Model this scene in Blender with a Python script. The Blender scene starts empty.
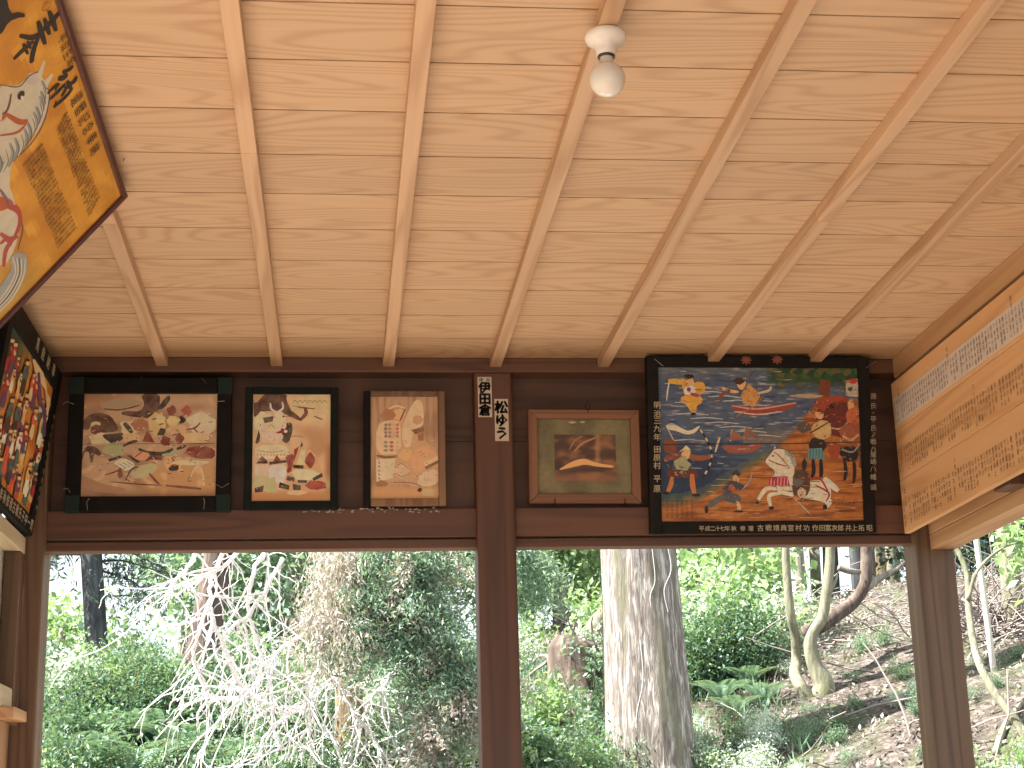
import bpy, math, random
import numpy as np
from mathutils import Matrix, Vector

# ------------------------------------------------------------------ camera, sky, sun, exposure
SC = bpy.context.scene
COL = SC.collection
SC.view_settings.view_transform = 'Standard'
SC.view_settings.look = 'None'
SC.view_settings.gamma = 1.0
SC.view_settings.use_curve_mapping = False
SC.view_settings.exposure = 0.0

F, CX, CY, EYE = 1634.0, 512.0, 384.0, 1.55
_dy = np.array([-173.0, 457.0, 1634.0]); _dy /= np.linalg.norm(_dy)
_dx = np.array([1.0, 0.00103, 0.1056]); _dx -= _dy * _dx.dot(_dy); _dx /= np.linalg.norm(_dx)
_dz = np.cross(_dx, _dy)
if _dz[1] > 0: _dz = -_dz
MC = np.stack([_dx, _dy, _dz], 1)            # world -> (right, down, forward)
cam_d = bpy.data.cameras.new('camera'); cam = bpy.data.objects.new('camera', cam_d); COL.objects.link(cam)
cam_d.sensor_width = 36.0; cam_d.lens = F / 1024 * 36.0; cam_d.clip_start = 0.05; cam_d.clip_end = 200
_rt, _up, _bk = MC[0], -MC[1], -MC[2]
cam.matrix_world = Matrix(((_rt[0], _up[0], _bk[0], 0), (_rt[1], _up[1], _bk[1], 0), (_rt[2], _up[2], _bk[2], EYE), (0, 0, 0, 1)))
SC.camera = cam

W = bpy.data.worlds.new('sky'); SC.world = W; W.use_nodes = True
W.node_tree.nodes['Background'].inputs[0].default_value = (0.86, 0.95, 1.0, 1)
W.node_tree.nodes['Background'].inputs[1].default_value = 1.6

def light(name, kind, energy, color, loc, target, **kw):
    d = bpy.data.lights.new(name, kind); d.energy = energy; d.color = color
    for k, v in kw.items(): setattr(d, k, v)
    o = bpy.data.objects.new(name, d); COL.objects.link(o); o.location = loc
    o.rotation_euler = (Vector(target) - Vector(loc)).to_track_quat('-Z', 'Y').to_euler()
    return o
light('sun', 'SUN', 21.0, (1.0, 0.95, 0.86), (-6.2, -0.7, 8), (0, 0, 0), angle=0.009)
# daylight entering through the open front and the open left side of the hall
light('front_daylight', 'AREA', 1.0, (1.0, 0.93, 0.84), (0.5, -2.9, 1.3), (0.5, 4.0, 1.9), shape='RECTANGLE', size=2.6, size_y=1.8)
light('left_daylight', 'AREA', 3.0, (1.0, 0.93, 0.82), (-1.05, 1.6, 1.0), (1.0, 2.6, 2.6), shape='RECTANGLE', size=2.6, size_y=1.5)
light('back_bounce_fill', 'AREA', 19.0, (1.0, 0.93, 0.82), (0.45, 5.35, 0.55), (0.45, 3.4, 3.0), shape='RECTANGLE', size=2.6, size_y=0.6)  # added area light standing in for sun bounced off the ground outside

# ------------------------------------------------------------------ geometry helpers
def px(p):
    c = MC @ (np.array(p, float) - (0, 0, EYE)); return np.array((CX + F * c[0] / c[2], CY + F * c[1] / c[2]))
def ray(x, y):
    r = MC.T @ np.array([x - CX, y - CY, F]); return r / np.linalg.norm(r)
def at(x, y, Y):
    r = ray(x, y); return r * Y / r[1] + np.array((0, 0, EYE))

class MB:
    def __init__(s): s.v = []; s.f = []; s.c = []; s.r = []; s.n = 0
    def add(s, vs, fs, col=(1, 1, 1), rnd=0.0):
        s.v.append(np.asarray(vs, float).reshape(-1, 3)); n = s.n
        for f in fs:
            s.f.append(tuple(i + n for i in f)); s.c.append(col); s.r.append(rnd)
        s.n += len(s.v[-1]); return s
    def box(s, x0, x1, y0, y1, z0, z1, col=(1, 1, 1), rnd=0.0):
        return s.add([(x, y, z) for x in (x0, x1) for y in (y0, y1) for z in (z0, z1)],
              [(0, 1, 3, 2), (4, 6, 7, 5), (0, 4, 5, 1), (2, 3, 7, 6), (0, 2, 6, 4), (1, 5, 7, 3)], col, rnd)
    def tube(s, pts, rad, sides=6, col=(1, 1, 1), rnd=0.0, cap=True):
        pts = np.asarray(pts, float); n = len(pts)
        if np.isscalar(rad): rad = [rad] * n
        t = np.gradient(pts, axis=0); t /= np.linalg.norm(t, axis=1)[:, None] + 1e-9
        a = np.array((0.3, 0.9, 0.2)) if abs(t[0][1]) < .8 else np.array((1, 0, .2))
        vs = []
        for i in range(n):
            u = np.cross(t[i], a); u /= np.linalg.norm(u) + 1e-9; w = np.cross(t[i], u); a = np.cross(u, t[i])
            for k in range(sides):
                th = 2 * math.pi * k / sides
                vs.append(pts[i] + rad[i] * (math.cos(th) * u + math.sin(th) * w))
        fs = [(i * sides + k, i * sides + (k + 1) % sides, (i + 1) * sides + (k + 1) % sides, (i + 1) * sides + k) for i in range(n - 1) for k in range(sides)]
        if cap: fs += [tuple(range(sides))[::-1], tuple(range((n - 1) * sides, n * sides))]
        return s.add(vs, fs, col, rnd)
    def lathe(s, prof, cx=0, cy=0, seg=32, col=(1, 1, 1)):
        vs = [(cx + r * math.cos(2 * math.pi * k / seg), cy + r * math.sin(2 * math.pi * k / seg), z) for r, z in prof for k in range(seg)]
        fs = [(i * seg + k, (i + 1) * seg + k, (i + 1) * seg + (k + 1) % seg, i * seg + (k + 1) % seg) for i in range(len(prof) - 1) for k in range(seg)]
        return s.add(vs, fs, col)
    def build(s, name, mat, parent=None, bevel=0.0, smooth=False, link=True):
        me = bpy.data.meshes.new(name)
        me.from_pydata(np.concatenate(s.v).tolist() if s.v else [], [], s.f)
        cnt = np.array([len(f) for f in s.f])
        col = np.repeat(np.c_[np.array(s.c, float).reshape(-1, 3), np.ones(len(s.f))], cnt, axis=0)
        a = me.color_attributes.new('col', 'FLOAT_COLOR', 'CORNER'); a.data.foreach_set('color', col.ravel())
        b = me.attributes.new('rnd', 'FLOAT', 'FACE'); b.data.foreach_set('value', np.array(s.r, float))
        if smooth: me.polygons.foreach_set('use_smooth', [True] * len(s.f))
        me.materials.append(mat); me.update()
        o = bpy.data.objects.new(name, me)
        if link: COL.objects.link(o)
        if parent: o.parent = parent
        if bevel:
            m = o.modifiers.new('bevel', 'BEVEL'); m.width = bevel; m.segments = 2; m.limit_method = 'ANGLE'; m.angle_limit = 0.9
        return o

def tag(o, label=None, cat=None, group=None, kind=None):
    if label: o['label'] = label
    if cat: o['category'] = cat
    if group: o['group'] = group
    if kind: o['kind'] = kind
    return o
def struct(o): o['kind'] = 'structure'; return o
def empty(name, loc=(0, 0, 0), mat=None):
    o = bpy.data.objects.new(name, None); COL.objects.link(o); o.empty_display_size = 0.1
    if mat is not None: o.matrix_world = mat
    else: o.location = loc
    return o

# ------------------------------------------------------------------ materials
class NT:
    def __init__(s, name):
        s.m = bpy.data.materials.new(name); s.m.use_nodes = True; s.t = s.m.node_tree; s.b = s.t.nodes['Principled BSDF']
    def n(s, kind, **kw):
        o = s.t.nodes.new('ShaderNode' + kind)
        for k, v in kw.items():
            if k.startswith('i_'): 
                key = k[2:]; key = int(key) if key.isdigit() else key
                if hasattr(v, 'is_output'): s.t.links.new(v, o.inputs[key])
                else: o.inputs[key].default_value = v
            else: setattr(o, k, v)
        return o
    def math(s, op, a, b=0.0, c=0.0): return s.n('Math', operation=op, i_0=a, i_1=b, i_2=c).outputs[0]
    def mix(s, f, a, b, bt='MIX'):
        o = s.n('Mix', data_type='RGBA', blend_type=bt)
        for i, v in ((0, f), (6, a), (7, b)):
            if hasattr(v, 'is_output'): s.t.links.new(v, o.inputs[i])
            else: o.inputs[i].default_value = v if i == 0 else (v if len(v) == 4 else tuple(v) + (1,))
        return o.outputs[2]
    def l(s, a, b): s.t.links.new(a, b)
    def noise(s, vec, scale, detail=2.0, dist=0.0, rough=0.5):
        o = s.n('TexNoise', i_Scale=scale, i_Detail=detail, i_Distortion=dist, i_Roughness=rough); s.l(vec, o.inputs['Vector']); return o.outputs['Fac']
    def ramp(s, f, stops):
        o = s.n('ValToRGB'); s.l(f, o.inputs[0]); e = o.color_ramp.elements
        while len(e) < len(stops): e.new(0.5)
        for i, (p, c) in enumerate(stops): e[i].position = p; e[i].color = tuple(c) + (1,) if len(c) == 3 else c
        return o.outputs[0]

def wood(name, light_c, dark_c, axis=0, along=0.55, across=5.0, bands=9.0, rough=0.6, tone=0.12, contrast=1.0, blotch=None, knots=False):
    k = NT(name)
    tc = k.n('TexCoord').outputs['Object']; at_ = k.n('Attribute', attribute_name='rnd').outputs['Fac']
    off = k.n('CombineXYZ', i_X=k.math('MULTIPLY', at_, 37.0), i_Y=k.math('MULTIPLY', at_, 91.0), i_Z=k.math('MULTIPLY', at_, 53.0)).outputs[0]
    def mapped(al, ac):
        sc = [ac, ac, ac]; sc[axis] = al
        mp = k.n('VectorMath', operation='MULTIPLY'); k.l(tc, mp.inputs[0]); mp.inputs[1].default_value = sc
        ad = k.n('VectorMath', operation='ADD'); k.l(mp.outputs[0], ad.inputs[0]); k.l(off, ad.inputs[1]); return ad.outputs[0]
    n1 = k.noise(mapped(along, across), 1.0, 1.5, 0.25)
    sn = k.math('SINE', k.math('MULTIPLY', n1, bands * 6.283))
    s01 = k.math('POWER', k.math('MULTIPLY_ADD', sn, 0.5, 0.5), 2.2)
    fib = k.noise(mapped(2.0, 160.0), 1.0, 2.0)
    f = k.math('MULTIPLY', k.math('ADD', k.math('MULTIPLY', s01, 0.62), k.math('MULTIPLY', fib, 0.45)), contrast)
    c = k.mix(f, light_c, dark_c)
    if blotch:
        nb = k.noise(mapped(1.2, 3.5), 1.0, 3.0)
        c = k.mix(k.ramp(nb, [(0.45, (0, 0, 0)), (0.72, (1, 1, 1))]), c, blotch)
    if knots:
        vo = k.n('TexVoronoi', i_Scale=1.0); k.l(mapped(2.2, 5.0), vo.inputs['Vector'])
        kn = k.ramp(vo.outputs['Distance'], [(0.03, (1, 1, 1)), (0.075, (0, 0, 0))])
        c = k.mix(k.math('MULTIPLY', kn, 0.75), c, tuple(x * 0.35 for x in dark_c))
    v = k.math('MULTIPLY_ADD', at_, 2 * tone, 1 - tone)
    hs = k.n('HueSaturation', i_Value=v, i_Color=c); k.l(v, hs.inputs['Value'])
    k.l(hs.outputs[0], k.b.inputs['Base Color']); k.b.inputs['Roughness'].default_value = rough
    bp = k.n('Bump', i_Strength=0.12, i_Distance=0.002); k.l(f, bp.inputs['Height']); k.l(bp.outputs[0], k.b.inputs['Normal'])
    return k.m
def painted(name, rough=0.6, wear=0.25, scale=40.0, wearcol=None):
    """paint whose colours come from the mesh, worn by noise"""
    k = NT(name); c = k.n('Attribute', attribute_name='col').outputs['Color']; tc = k.n('TexCoord').outputs['Object']
    n = k.noise(tc, scale, 4.0, 0.3)
    c2 = k.mix(k.math('MULTIPLY', k.ramp(n, [(0.35, (0, 0, 0)), (0.7, (1, 1, 1))]), wear), c, (0.55, 0.5, 0.42) if wearcol is None else wearcol, 'MULTIPLY' if wearcol is None else 'MIX')
    k.l(c2, k.b.inputs['Base Color']); k.b.inputs['Roughness'].default_value = rough
    return k.m
def plain(name, c, rough=0.5, metal=0.0, var=0.15, scale=30.0, spec=0.5):
    k = NT(name); k.b.inputs['Specular IOR Level'].default_value = spec; n = k.noise(k.n('TexCoord').outputs['Object'], scale, 3.0)
    k.l(k.mix(n, tuple(x * (1 - var) for x in c), tuple(min(1, x * (1 + var)) for x in c)), k.b.inputs['Base Color'])
    k.b.inputs['Roughness'].default_value = rough; k.b.inputs['Metallic'].default_value = metal
    return k.m
def leafmat(name, c1, c2, trans=0.35, rough=0.45):
    k = NT(name); at_ = k.n('Attribute', attribute_name='rnd').outputs['Fac']; oi = k.n('ObjectInfo').outputs['Random']
    f = k.math('MULTIPLY_ADD', at_, 0.75, k.math('MULTIPLY', oi, 0.25))
    c = k.mix(f, c1, c2)
    k.l(c, k.b.inputs['Base Color']); k.b.inputs['Roughness'].default_value = rough
    tr = k.n('BsdfTranslucent'); k.l(k.mix(0.35, c, (0.55, 0.8, 0.12)), tr.inputs[0])
    mx = k.n('MixShader', i_0=trans); k.l(k.b.outputs[0], mx.inputs[1]); k.l(tr.outputs[0], mx.inputs[2])
    k.l(mx.outputs[0], k.t.nodes['Material Output'].inputs[0]); return k.m

M_CEIL = wood('ceiling_cedar', (0.575, 0.385, 0.235), (0.40, 0.228, 0.118), 0, 0.8, 5.0, 24.0, 0.55, 0.05, 0.75, knots=False)
M_BATT = wood('batten_cedar', (0.60, 0.395, 0.245), (0.43, 0.25, 0.135), 1, 0.6, 14.0, 5.0, 0.55, 0.08)
M_DARKX = wood('aged_board', (0.100, 0.045, 0.025), (0.045, 0.020, 0.012), 0, 0.5, 7.0, 6.0, 0.5, 0.2, 1.0, (0.125, 0.060, 0.035))
M_RAIL = wood('aged_rail', (0.16, 0.07, 0.038), (0.075, 0.033, 0.019), 0, 0.5, 12.0, 5.0, 0.5, 0.15, 1.0, (0.11, 0.05, 0.028))
M_POST = wood('aged_post', (0.135, 0.057, 0.031), (0.07, 0.029, 0.016), 2, 0.4, 12.0, 5.0, 0.5, 0.12, 1.0)
M_POSTL = wood('warm_post', (0.165, 0.094, 0.050), (0.080, 0.043, 0.023), 2, 0.4, 12.0, 6.0, 0.5, 0.12, 1.0, knots=True)
M_BOARDY = wood('notice_cedar', (0.70, 0.41, 0.20), (0.55, 0.29, 0.125), 1, 0.5, 7.0, 6.0, 0.55, 0.08)
M_BEAMY = wood('beam_cedar', (0.56, 0.34, 0.17), (0.40, 0.21, 0.095), 1, 0.4, 9.0, 6.0, 0.55, 0.1)
M_FLOOR = wood('floor_wood', (0.34, 0.22, 0.13), (0.24, 0.15, 0.085), 1, 0.5, 6.0, 6.0, 0.5, 0.1)
M_PAINT = painted('ema_paint', 0.55, 0.45, 60.0)
M_FADED = painted('faded_paint', 0.7, 0.35, 35.0, (0.50, 0.39, 0.28))
M_TEXTL = plain('cream_brush_paint', (0.52, 0.44, 0.30), 0.6)
M_INK = plain('black_ink', (0.012, 0.010, 0.010), 0.6)
M_BLACKF = plain('black_lacquer', (0.009, 0.008, 0.008), 0.6, 0, 0.5, 20, 0.12)
M_MAROON = plain('maroon_lacquer', (0.075, 0.018, 0.014), 0.3, 0, 0.3)
M_GREENF = plain('green_black_lacquer', (0.009, 0.013, 0.011), 0.6, 0, 0.5, 30, 0.12)
M_WIRE = plain('dull_wire', (0.30, 0.28, 0.25), 0.4, 0.8)
M_WHITE = plain('white_porcelain', (0.78, 0.74, 0.70), 0.25, 0, 0.08, 60)
M_BULB = plain('opal_bulb', (0.72, 0.70, 0.66), 0.15, 0, 0.02)

random.seed(5); RNG = np.random.default_rng(11)

# ------------------------------------------------------------------ the hall
ZC = 2.97                                                    # ceiling
mb = MB()
k, y1 = 0, 4.603
rows = [(4.603, 4.83)]
while y1 > -3.0:
    rows.append((y1 - 0.2221, y1)); y1 -= 0.2221
for i, (a, b) in enumerate(rows):
    x = -1.25
    r = random.random()
    sag = 0.0
    mb.box(x, 2.05, a + 0.0026, b - 0.0026, ZC, ZC + 0.012, rnd=r)
mb.box(-1.25, 2.05, -3.2, 4.85, ZC + 0.03, ZC + 0.04, rnd=0.1)
struct(mb.build('ceiling', M_CEIL))
xs_b = [-0.53, -0.189, 0.149, 0.477, 0.812, 1.145, 1.468]
for i, x in enumerate(xs_b):
    w = 0.0175
    b = MB(); ends = 4.80
    jy = [3.62, 3.2, 2.1, 1.9, 2.0, 3.55, 2.2][i]
    b.box(x - w, x + w, jy + 0.0007, ends, ZC - 0.030, ZC, rnd=random.random())
    b.box(x - w * 0.97, x + w * 0.97, -3.0, jy - 0.0007, ZC - 0.030, ZC, rnd=random.random())
    struct(b.build('trim_%d' % (i + 1), M_BATT, bevel=0.0015))
# cornice strips: right wall, left wall, back wall
b = MB(); b.box(1.735, 1.80, -3.0, 4.80, 2.905, ZC, rnd=0.4); struct(b.build('trim_8', M_BEAMY, bevel=0.003))
b = MB(); b.box(-0.98, -0.875, -3.0, 4.80, 2.935, ZC, rnd=0.6); struct(b.build('trim_9', M_BATT, bevel=0.003))
b = MB(); b.box(-0.98, 1.845, 4.80, 4.93, 2.923, ZC, rnd=0.3); struct(b.build('trim_10', M_RAIL, bevel=0.004))
# dark boards above the openings (two wide boards each bay)
b = MB()
for x0, x1 in ((-0.86, 0.42), (0.526, 1.86)):
    b.box(x0, x1, 4.870, 4.89, 2.722, 2.93, rnd=random.random()); b.box(x0, x1, 4.872, 4.89, 2.50, 2.7205, rnd=random.random())
struct(b.build('wall_back', M_DARKX))
n = 11
for x0, x1 in ((-0.856, 0.42), (0.526, 1.76)):
    b = MB(); b.box(x0, x1, 4.83, 4.91, 2.418, 2.507, rnd=random.random()); struct(b.build('trim_%d' % n, M_RAIL, bevel=0.004)); n += 1
    b = MB(); b.box(x0, x1, 4.838, 4.89, 2.386, 2.414, rnd=random.random()); struct(b.build('trim_%d' % n, M_RAIL, bevel=0.003)); n += 1
# posts
def post(name, x0, x1, mat, label, z1=2.925):
    b = MB(); b.box(x0, x1, 4.80, 4.92, 0.0, z1, rnd=random.random())
    return tag(b.build(name, mat, bevel=0.007), label, 'post')
post('wooden_post', -0.965, -0.850, M_POSTL, 'square wooden post at the left end of the back wall, beside the gold battle plaque')
post('wooden_post', 0.409, 0.526, M_POST, 'square reddish brown post in the middle carrying two white name stickers')
post('wooden_post', 1.756, 1.876, M_POSTL, 'square brown post on the right under the donor board, knots down its face')
# right wall above the opening
b = MB(); b.box(1.80, 1.88, -3.0, 4.80, 2.36, 2.405, rnd=0.35); b.box(1.80, 1.845, -3.0, 4.80, 2.4065, 2.47, rnd=0.7)
struct(b.build('trim_15', M_BEAMY, bevel=0.003))
b = MB(); b.box(1.752, 1.80, 4.05, 4.16, 2.405, 2.475, rnd=0.3); struct(b.build('trim_16', M_POST, bevel=0.003))
b = MB(); b.box(1.845, 1.86, -3.0, 4.93, 2.405, ZC, rnd=0.2); struct(b.build('wall_right', M_DARKX))
# left wall: upper boarding, window with pale pane, sill, lower boards
b = MB(); b.box(-1.0, -0.975, 3.60, 4.80, 2.41, ZC, rnd=0.2); b.box(-1.0, -0.975, -3.0, 3.60, 2.36, ZC, rnd=0.5)
struct(b.build('wall_left', M_DARKX))
M_CREAM = wood('pale_wood', (0.66, 0.56, 0.38), (0.54, 0.43, 0.27), 1, 0.5, 9.0, 4.0, 0.5, 0.05)
M_PANE = plain('pale_pane', (0.52, 0.55, 0.47), 0.35, 0, 0.06, 6)
win = struct(MB().box(-0.975, -0.951, 3.60, 4.79, 1.97, 2.37, rnd=0.4).build('window_1', M_PANE))
fr = MB(); fr.box(-0.949, -0.903, 4.735, 4.795, 1.93, 2.372, rnd=0.4); fr.build('window_frame', M_POSTL, win, 0.003)
fr = MB(); fr.box(-0.975, -0.902, 3.60, 4.795, 2.372, 2.42, rnd=0.5); fr.build('window_head', M_CREAM, win, 0.003)
fr = MB(); fr.box(-0.975, -0.905, 3.60, 4.733, 1.925, 1.985, rnd=0.3); fr.build('window_sill', M_CREAM, win, 0.006)
b = MB(); b.box(-1.20, -0.874, 4.60, 4.797, 1.895, 1.925, rnd=0.6); struct(b.build('trim_17', M_BEAMY, bevel=0.003))
b = MB()
for i in range(7): b.box(-0.975 , -0.92, 3.6 + i * 0.17, 3.768 + i * 0.17, 0.0, 1.893, rnd=random.random())
struct(b.build('wall_lower', wood('lower_boards', (0.46, 0.27, 0.14), (0.30, 0.155, 0.075), 2, 0.4, 8.0, 6.0, 0.55, 0.1)))
b = MB()
for i in range(18): b.box(-1.05 + i * 0.17, -0.882 + i * 0.17, -3.0, 5.0, -0.04, 0.0, rnd=random.random())
struct(b.build('floor', M_FLOOR))
b = MB(); b.box(-1.5, 2.4, -3.4, 5.0, ZC + 0.10, ZC + 0.25); struct(b.build('roof', plain('roof_boards', (0.12, 0.09, 0.07))))

# ------------------------------------------------------------------ lettering
_GC = {}
def glyph(ch, bold=0.0):
    key = (ch, bold)
    if key not in _GC:
        c = bpy.data.curves.new('glyph', 'FONT'); c.body = ch; c.resolution_u = 1; c.offset = bold; c.align_x = 'CENTER'
        o = bpy.data.objects.new('glyph', c); COL.objects.link(o)
        dg = bpy.context.evaluated_depsgraph_get(); me = bpy.data.meshes.new_from_object(o.evaluated_get(dg))
        v = np.array([x.co[:2] for x in me.vertices]) if len(me.vertices) else np.zeros((0, 2))
        f = [tuple(p.vertices) for p in me.polygons]
        bpy.data.objects.remove(o); bpy.data.curves.remove(c); bpy.data.meshes.remove(me)
        if len(v): v = v - np.array((0.0, 0.375))
        _GC[key] = (v, f)
    return _GC[key]

class Board:
    """a flat thing placed from its lower left, lower right and upper left corners; local X right, Y into the wall, Z up"""
    def __init__(s, name, bl, br, tl, label, cat):
        bl, br, tl = map(lambda p: np.array(p, float), (bl, br, tl))
        s.w = np.linalg.norm(br - bl); s.r = (br - bl) / s.w
        u = tl - bl; u -= s.r * u.dot(s.r); s.h = np.linalg.norm(u); s.u = u / s.h
        s.n = np.cross(s.u, s.r)                      # into the wall
        s.o = (bl + br) / 2
        r, n_, u_ = s.r, s.n, s.u
        s.E = empty(name, mat=Matrix(((r[0], n_[0], u_[0], s.o[0]), (r[1], n_[1], u_[1], s.o[1]), (r[2], n_[2], u_[2], s.o[2]), (0, 0, 0, 1))))
        tag(s.E, label, cat); s.k = 0; s.cr = None; s.mb = None
    def crop(s, x0, y0, sc): s.cr = (x0, y0, sc)
    def loc(s, x, y, off=0.0):
        if s.cr: x, y = s.cr[0] + x / s.cr[2], s.cr[1] + y / s.cr[2]
        d = ray(x, y); o = s.o - np.array((0, 0, EYE)) - s.n * off; t = o.dot(s.n) / d.dot(s.n)
        p = d * t - (s.o - np.array((0, 0, EYE))); return np.array((p.dot(s.r), p.dot(s.n), p.dot(s.u)))
    def topx(s, lx, lz):
        p = px(s.o + s.r * lx + s.u * lz)
        return ((p[0] - s.cr[0]) * s.cr[2], (p[1] - s.cr[1]) * s.cr[2]) if s.cr else p
    # painting
    def begin(s, off=0.0): s.mb = MB(); s.base = off; s.k = 0
    def ground(s, x0, x1, z0, z1, nx, nz, fn):
        xs = np.linspace(x0, x1, nx + 1); zs = np.linspace(z0, z1, nz + 1)
        vs = [(x, -s.base, z) for z in zs for x in xs]
        s.mb.add(vs, [])
        n0 = s.mb.n - len(vs)
        for j in range(nz):
            for i in range(nx):
                q = n0 + j * (nx + 1) + i
                s.mb.f.append((q, q + 1, q + nx + 2, q + nx + 1))
                s.mb.c.append(fn(*s.topx((xs[i] + xs[i + 1]) / 2, (zs[j] + zs[j + 1]) / 2))); s.mb.r.append(0.0)
    def poly(s, pts, col, smooth=True):
        if smooth and len(pts) > 4:                   # corner cutting: rounder, brush-like outlines
            pts = [q for i in range(len(pts)) for a, b in ((pts[i], pts[(i + 1) % len(pts)]),) for q in ((a[0] * .78 + b[0] * .22, a[1] * .78 + b[1] * .22), (a[0] * .22 + b[0] * .78, a[1] * .22 + b[1] * .78))]
        s.k += 1; off = s.base + 0.000014 * s.k
        P = [s.loc(x, y, 0) for x, y in pts]
        if sum(P[i][0] * P[(i + 1) % len(P)][2] - P[(i + 1) % len(P)][0] * P[i][2] for i in range(len(P))) < 0: P = P[::-1]
        from mathutils.geometry import tessellate_polygon
        tri = tessellate_polygon([[Vector((p[0], p[2], 0)) for p in P]])
        s.mb.add([(p[0], -off, p[2]) for p in P], [tuple(t) for t in tri], col)
    def ell(s, cx, cy, rx, ry, col, rot=0.0, n=12):
        c, q = math.cos(rot), math.sin(rot)
        s.poly([(cx + rx * math.cos(t) * c - ry * math.sin(t) * q, cy + rx * math.cos(t) * q + ry * math.sin(t) * c) for t in [2 * math.pi * i / n for i in range(n)]], col)
    def blob(s, cx, cy, rx, ry, col, n=14, j=0.28, seed=0):
        R = random.Random(seed * 77 + int(cx) * 13 + int(cy))
        s.poly([(cx + rx * math.cos(t) * (1 + R.uniform(-j, j)), cy + ry * math.sin(t) * (1 + R.uniform(-j, j))) for t in [2 * math.pi * i / n for i in range(n)]], col)
    def line(s, pts, w, col, taper=True):
        pts = np.array(pts, float)
        if len(pts) > 2:
            q = np.r_[[2 * pts[0] - pts[1]], pts, [2 * pts[-1] - pts[-2]]]
            pts = np.array([.5 * (2 * q[i] + (q[i + 1] - q[i - 1]) * t + (2 * q[i - 1] - 5 * q[i] + 4 * q[i + 1] - q[i + 2]) * t * t + (3 * q[i] - q[i - 1] - 3 * q[i + 1] + q[i + 2]) * t ** 3) for i in range(1, len(q) - 2) for t in (0, .25, .5, .75)] + [pts[-1]])
        elif taper: pts = np.array([pts[0] * (1 - t) + pts[1] * t for t in (0, .2, .4, .6, .8, 1)])
        d = np.gradient(pts, axis=0); d /= np.linalg.norm(d, axis=1)[:, None] + 1e-9
        nrm = np.c_[-d[:, 1], d[:, 0]]; n = len(pts)
        ww = np.array([w * 0.5 * (1 if not taper else (0.45 + 0.55 * math.sin(math.pi * (0.12 + 0.76 * i / max(1, n - 1))))) for i in range(n)])[:, None]
        L, R_ = pts + nrm * ww, pts - nrm * ww
        s.k += 1; off = s.base + 0.000014 * s.k
        P = [s.loc(x, y) for x, y in np.r_[L, R_]]
        s.mb.add([(p[0], -off, p[2]) for p in P], [(i, n + i, n + i + 1, i + 1) for i in range(n - 1)], col)
    def char(s, ch, x, y, size, col=(0, 0, 0), ang=0.0, bold=0.0, sx=1.0, off=None, local=False):
        """one character centred on photo point (x, y), 'size' high in local metres"""
        v, f = glyph(ch)
        if not len(v): return
        o = (s.base + 0.0022) if off is None else off
        p = (x, 0, y) if local else s.loc(x, y)
        c, q = math.cos(ang), math.sin(ang); a = v * size * (sx, 1)
        for bx, bz in (((0, 0),) if bold == 0 else ((-bold, 0), (bold, 0), (0, bold), (0, -bold))):
            s.mb.add(np.c_[p[0] + a[:, 0] * c - a[:, 1] * q + bx * size, np.full(len(a), -o), p[2] + a[:, 0] * q + a[:, 1] * c + bz * size], f, col)
    def end(s, name, mat, parent=None): return s.mb.build(name, mat, parent or s.E)
    def bars(s, name, mat, w, d0, d1, bevel=0.003, parts=True, wt=None, wb=None):
        """frame bars, front at local y=-d1, back at +d0"""
        wt = wt or w; wb = wb or w; x = s.w / 2; b = MB()
        b.box(-x, -x + w, -d1, d0, 0, s.h, rnd=.2); b.box(x - w, x, -d1, d0, 0, s.h, rnd=.6)
        b.box(-x + w, x - w, -d1 * .97, d0, 0, wb, rnd=.8); b.box(-x + w, x - w, -d1 * .97, d0, s.h - wt, s.h, rnd=.4)
        return b.build(name, mat, s.E, bevel)
    def panel(s, name, mat, w, y0, y1):
        b = MB(); b.box(-s.w / 2 + w, s.w / 2 - w, y0, y1, w, s.h - w); return b.build(name, mat, s.E)

def lerp(a, b, t): return tuple(x + (y - x) * t for x, y in zip(a, b))
def sst(a, b, x):
    t = max(0.0, min(1.0, (x - a) / (b - a))); return t * t * (3 - 2 * t)
def srgb(r, g, b):
    return tuple((c / 255 / 12.92 if c / 255 <= 0.04045 else ((c / 255 + 0.055) / 1.055) ** 2.4) for c in (r, g, b))
def P(r, g, b, k=1.35):                                  # paint colour as seen in the dim photo -> pigment
    return tuple(min(0.85, c * k) for c in srgb(r, g, b))
from mathutils import noise as MN
def nz(x, y, z=0.0): return MN.noise(Vector((x, y, z)))

# ------------------------------------------------------------------ plaques
KAN = '金円一村田原山大中小川上下本寄附奉納氏子中世話人殿'

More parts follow.
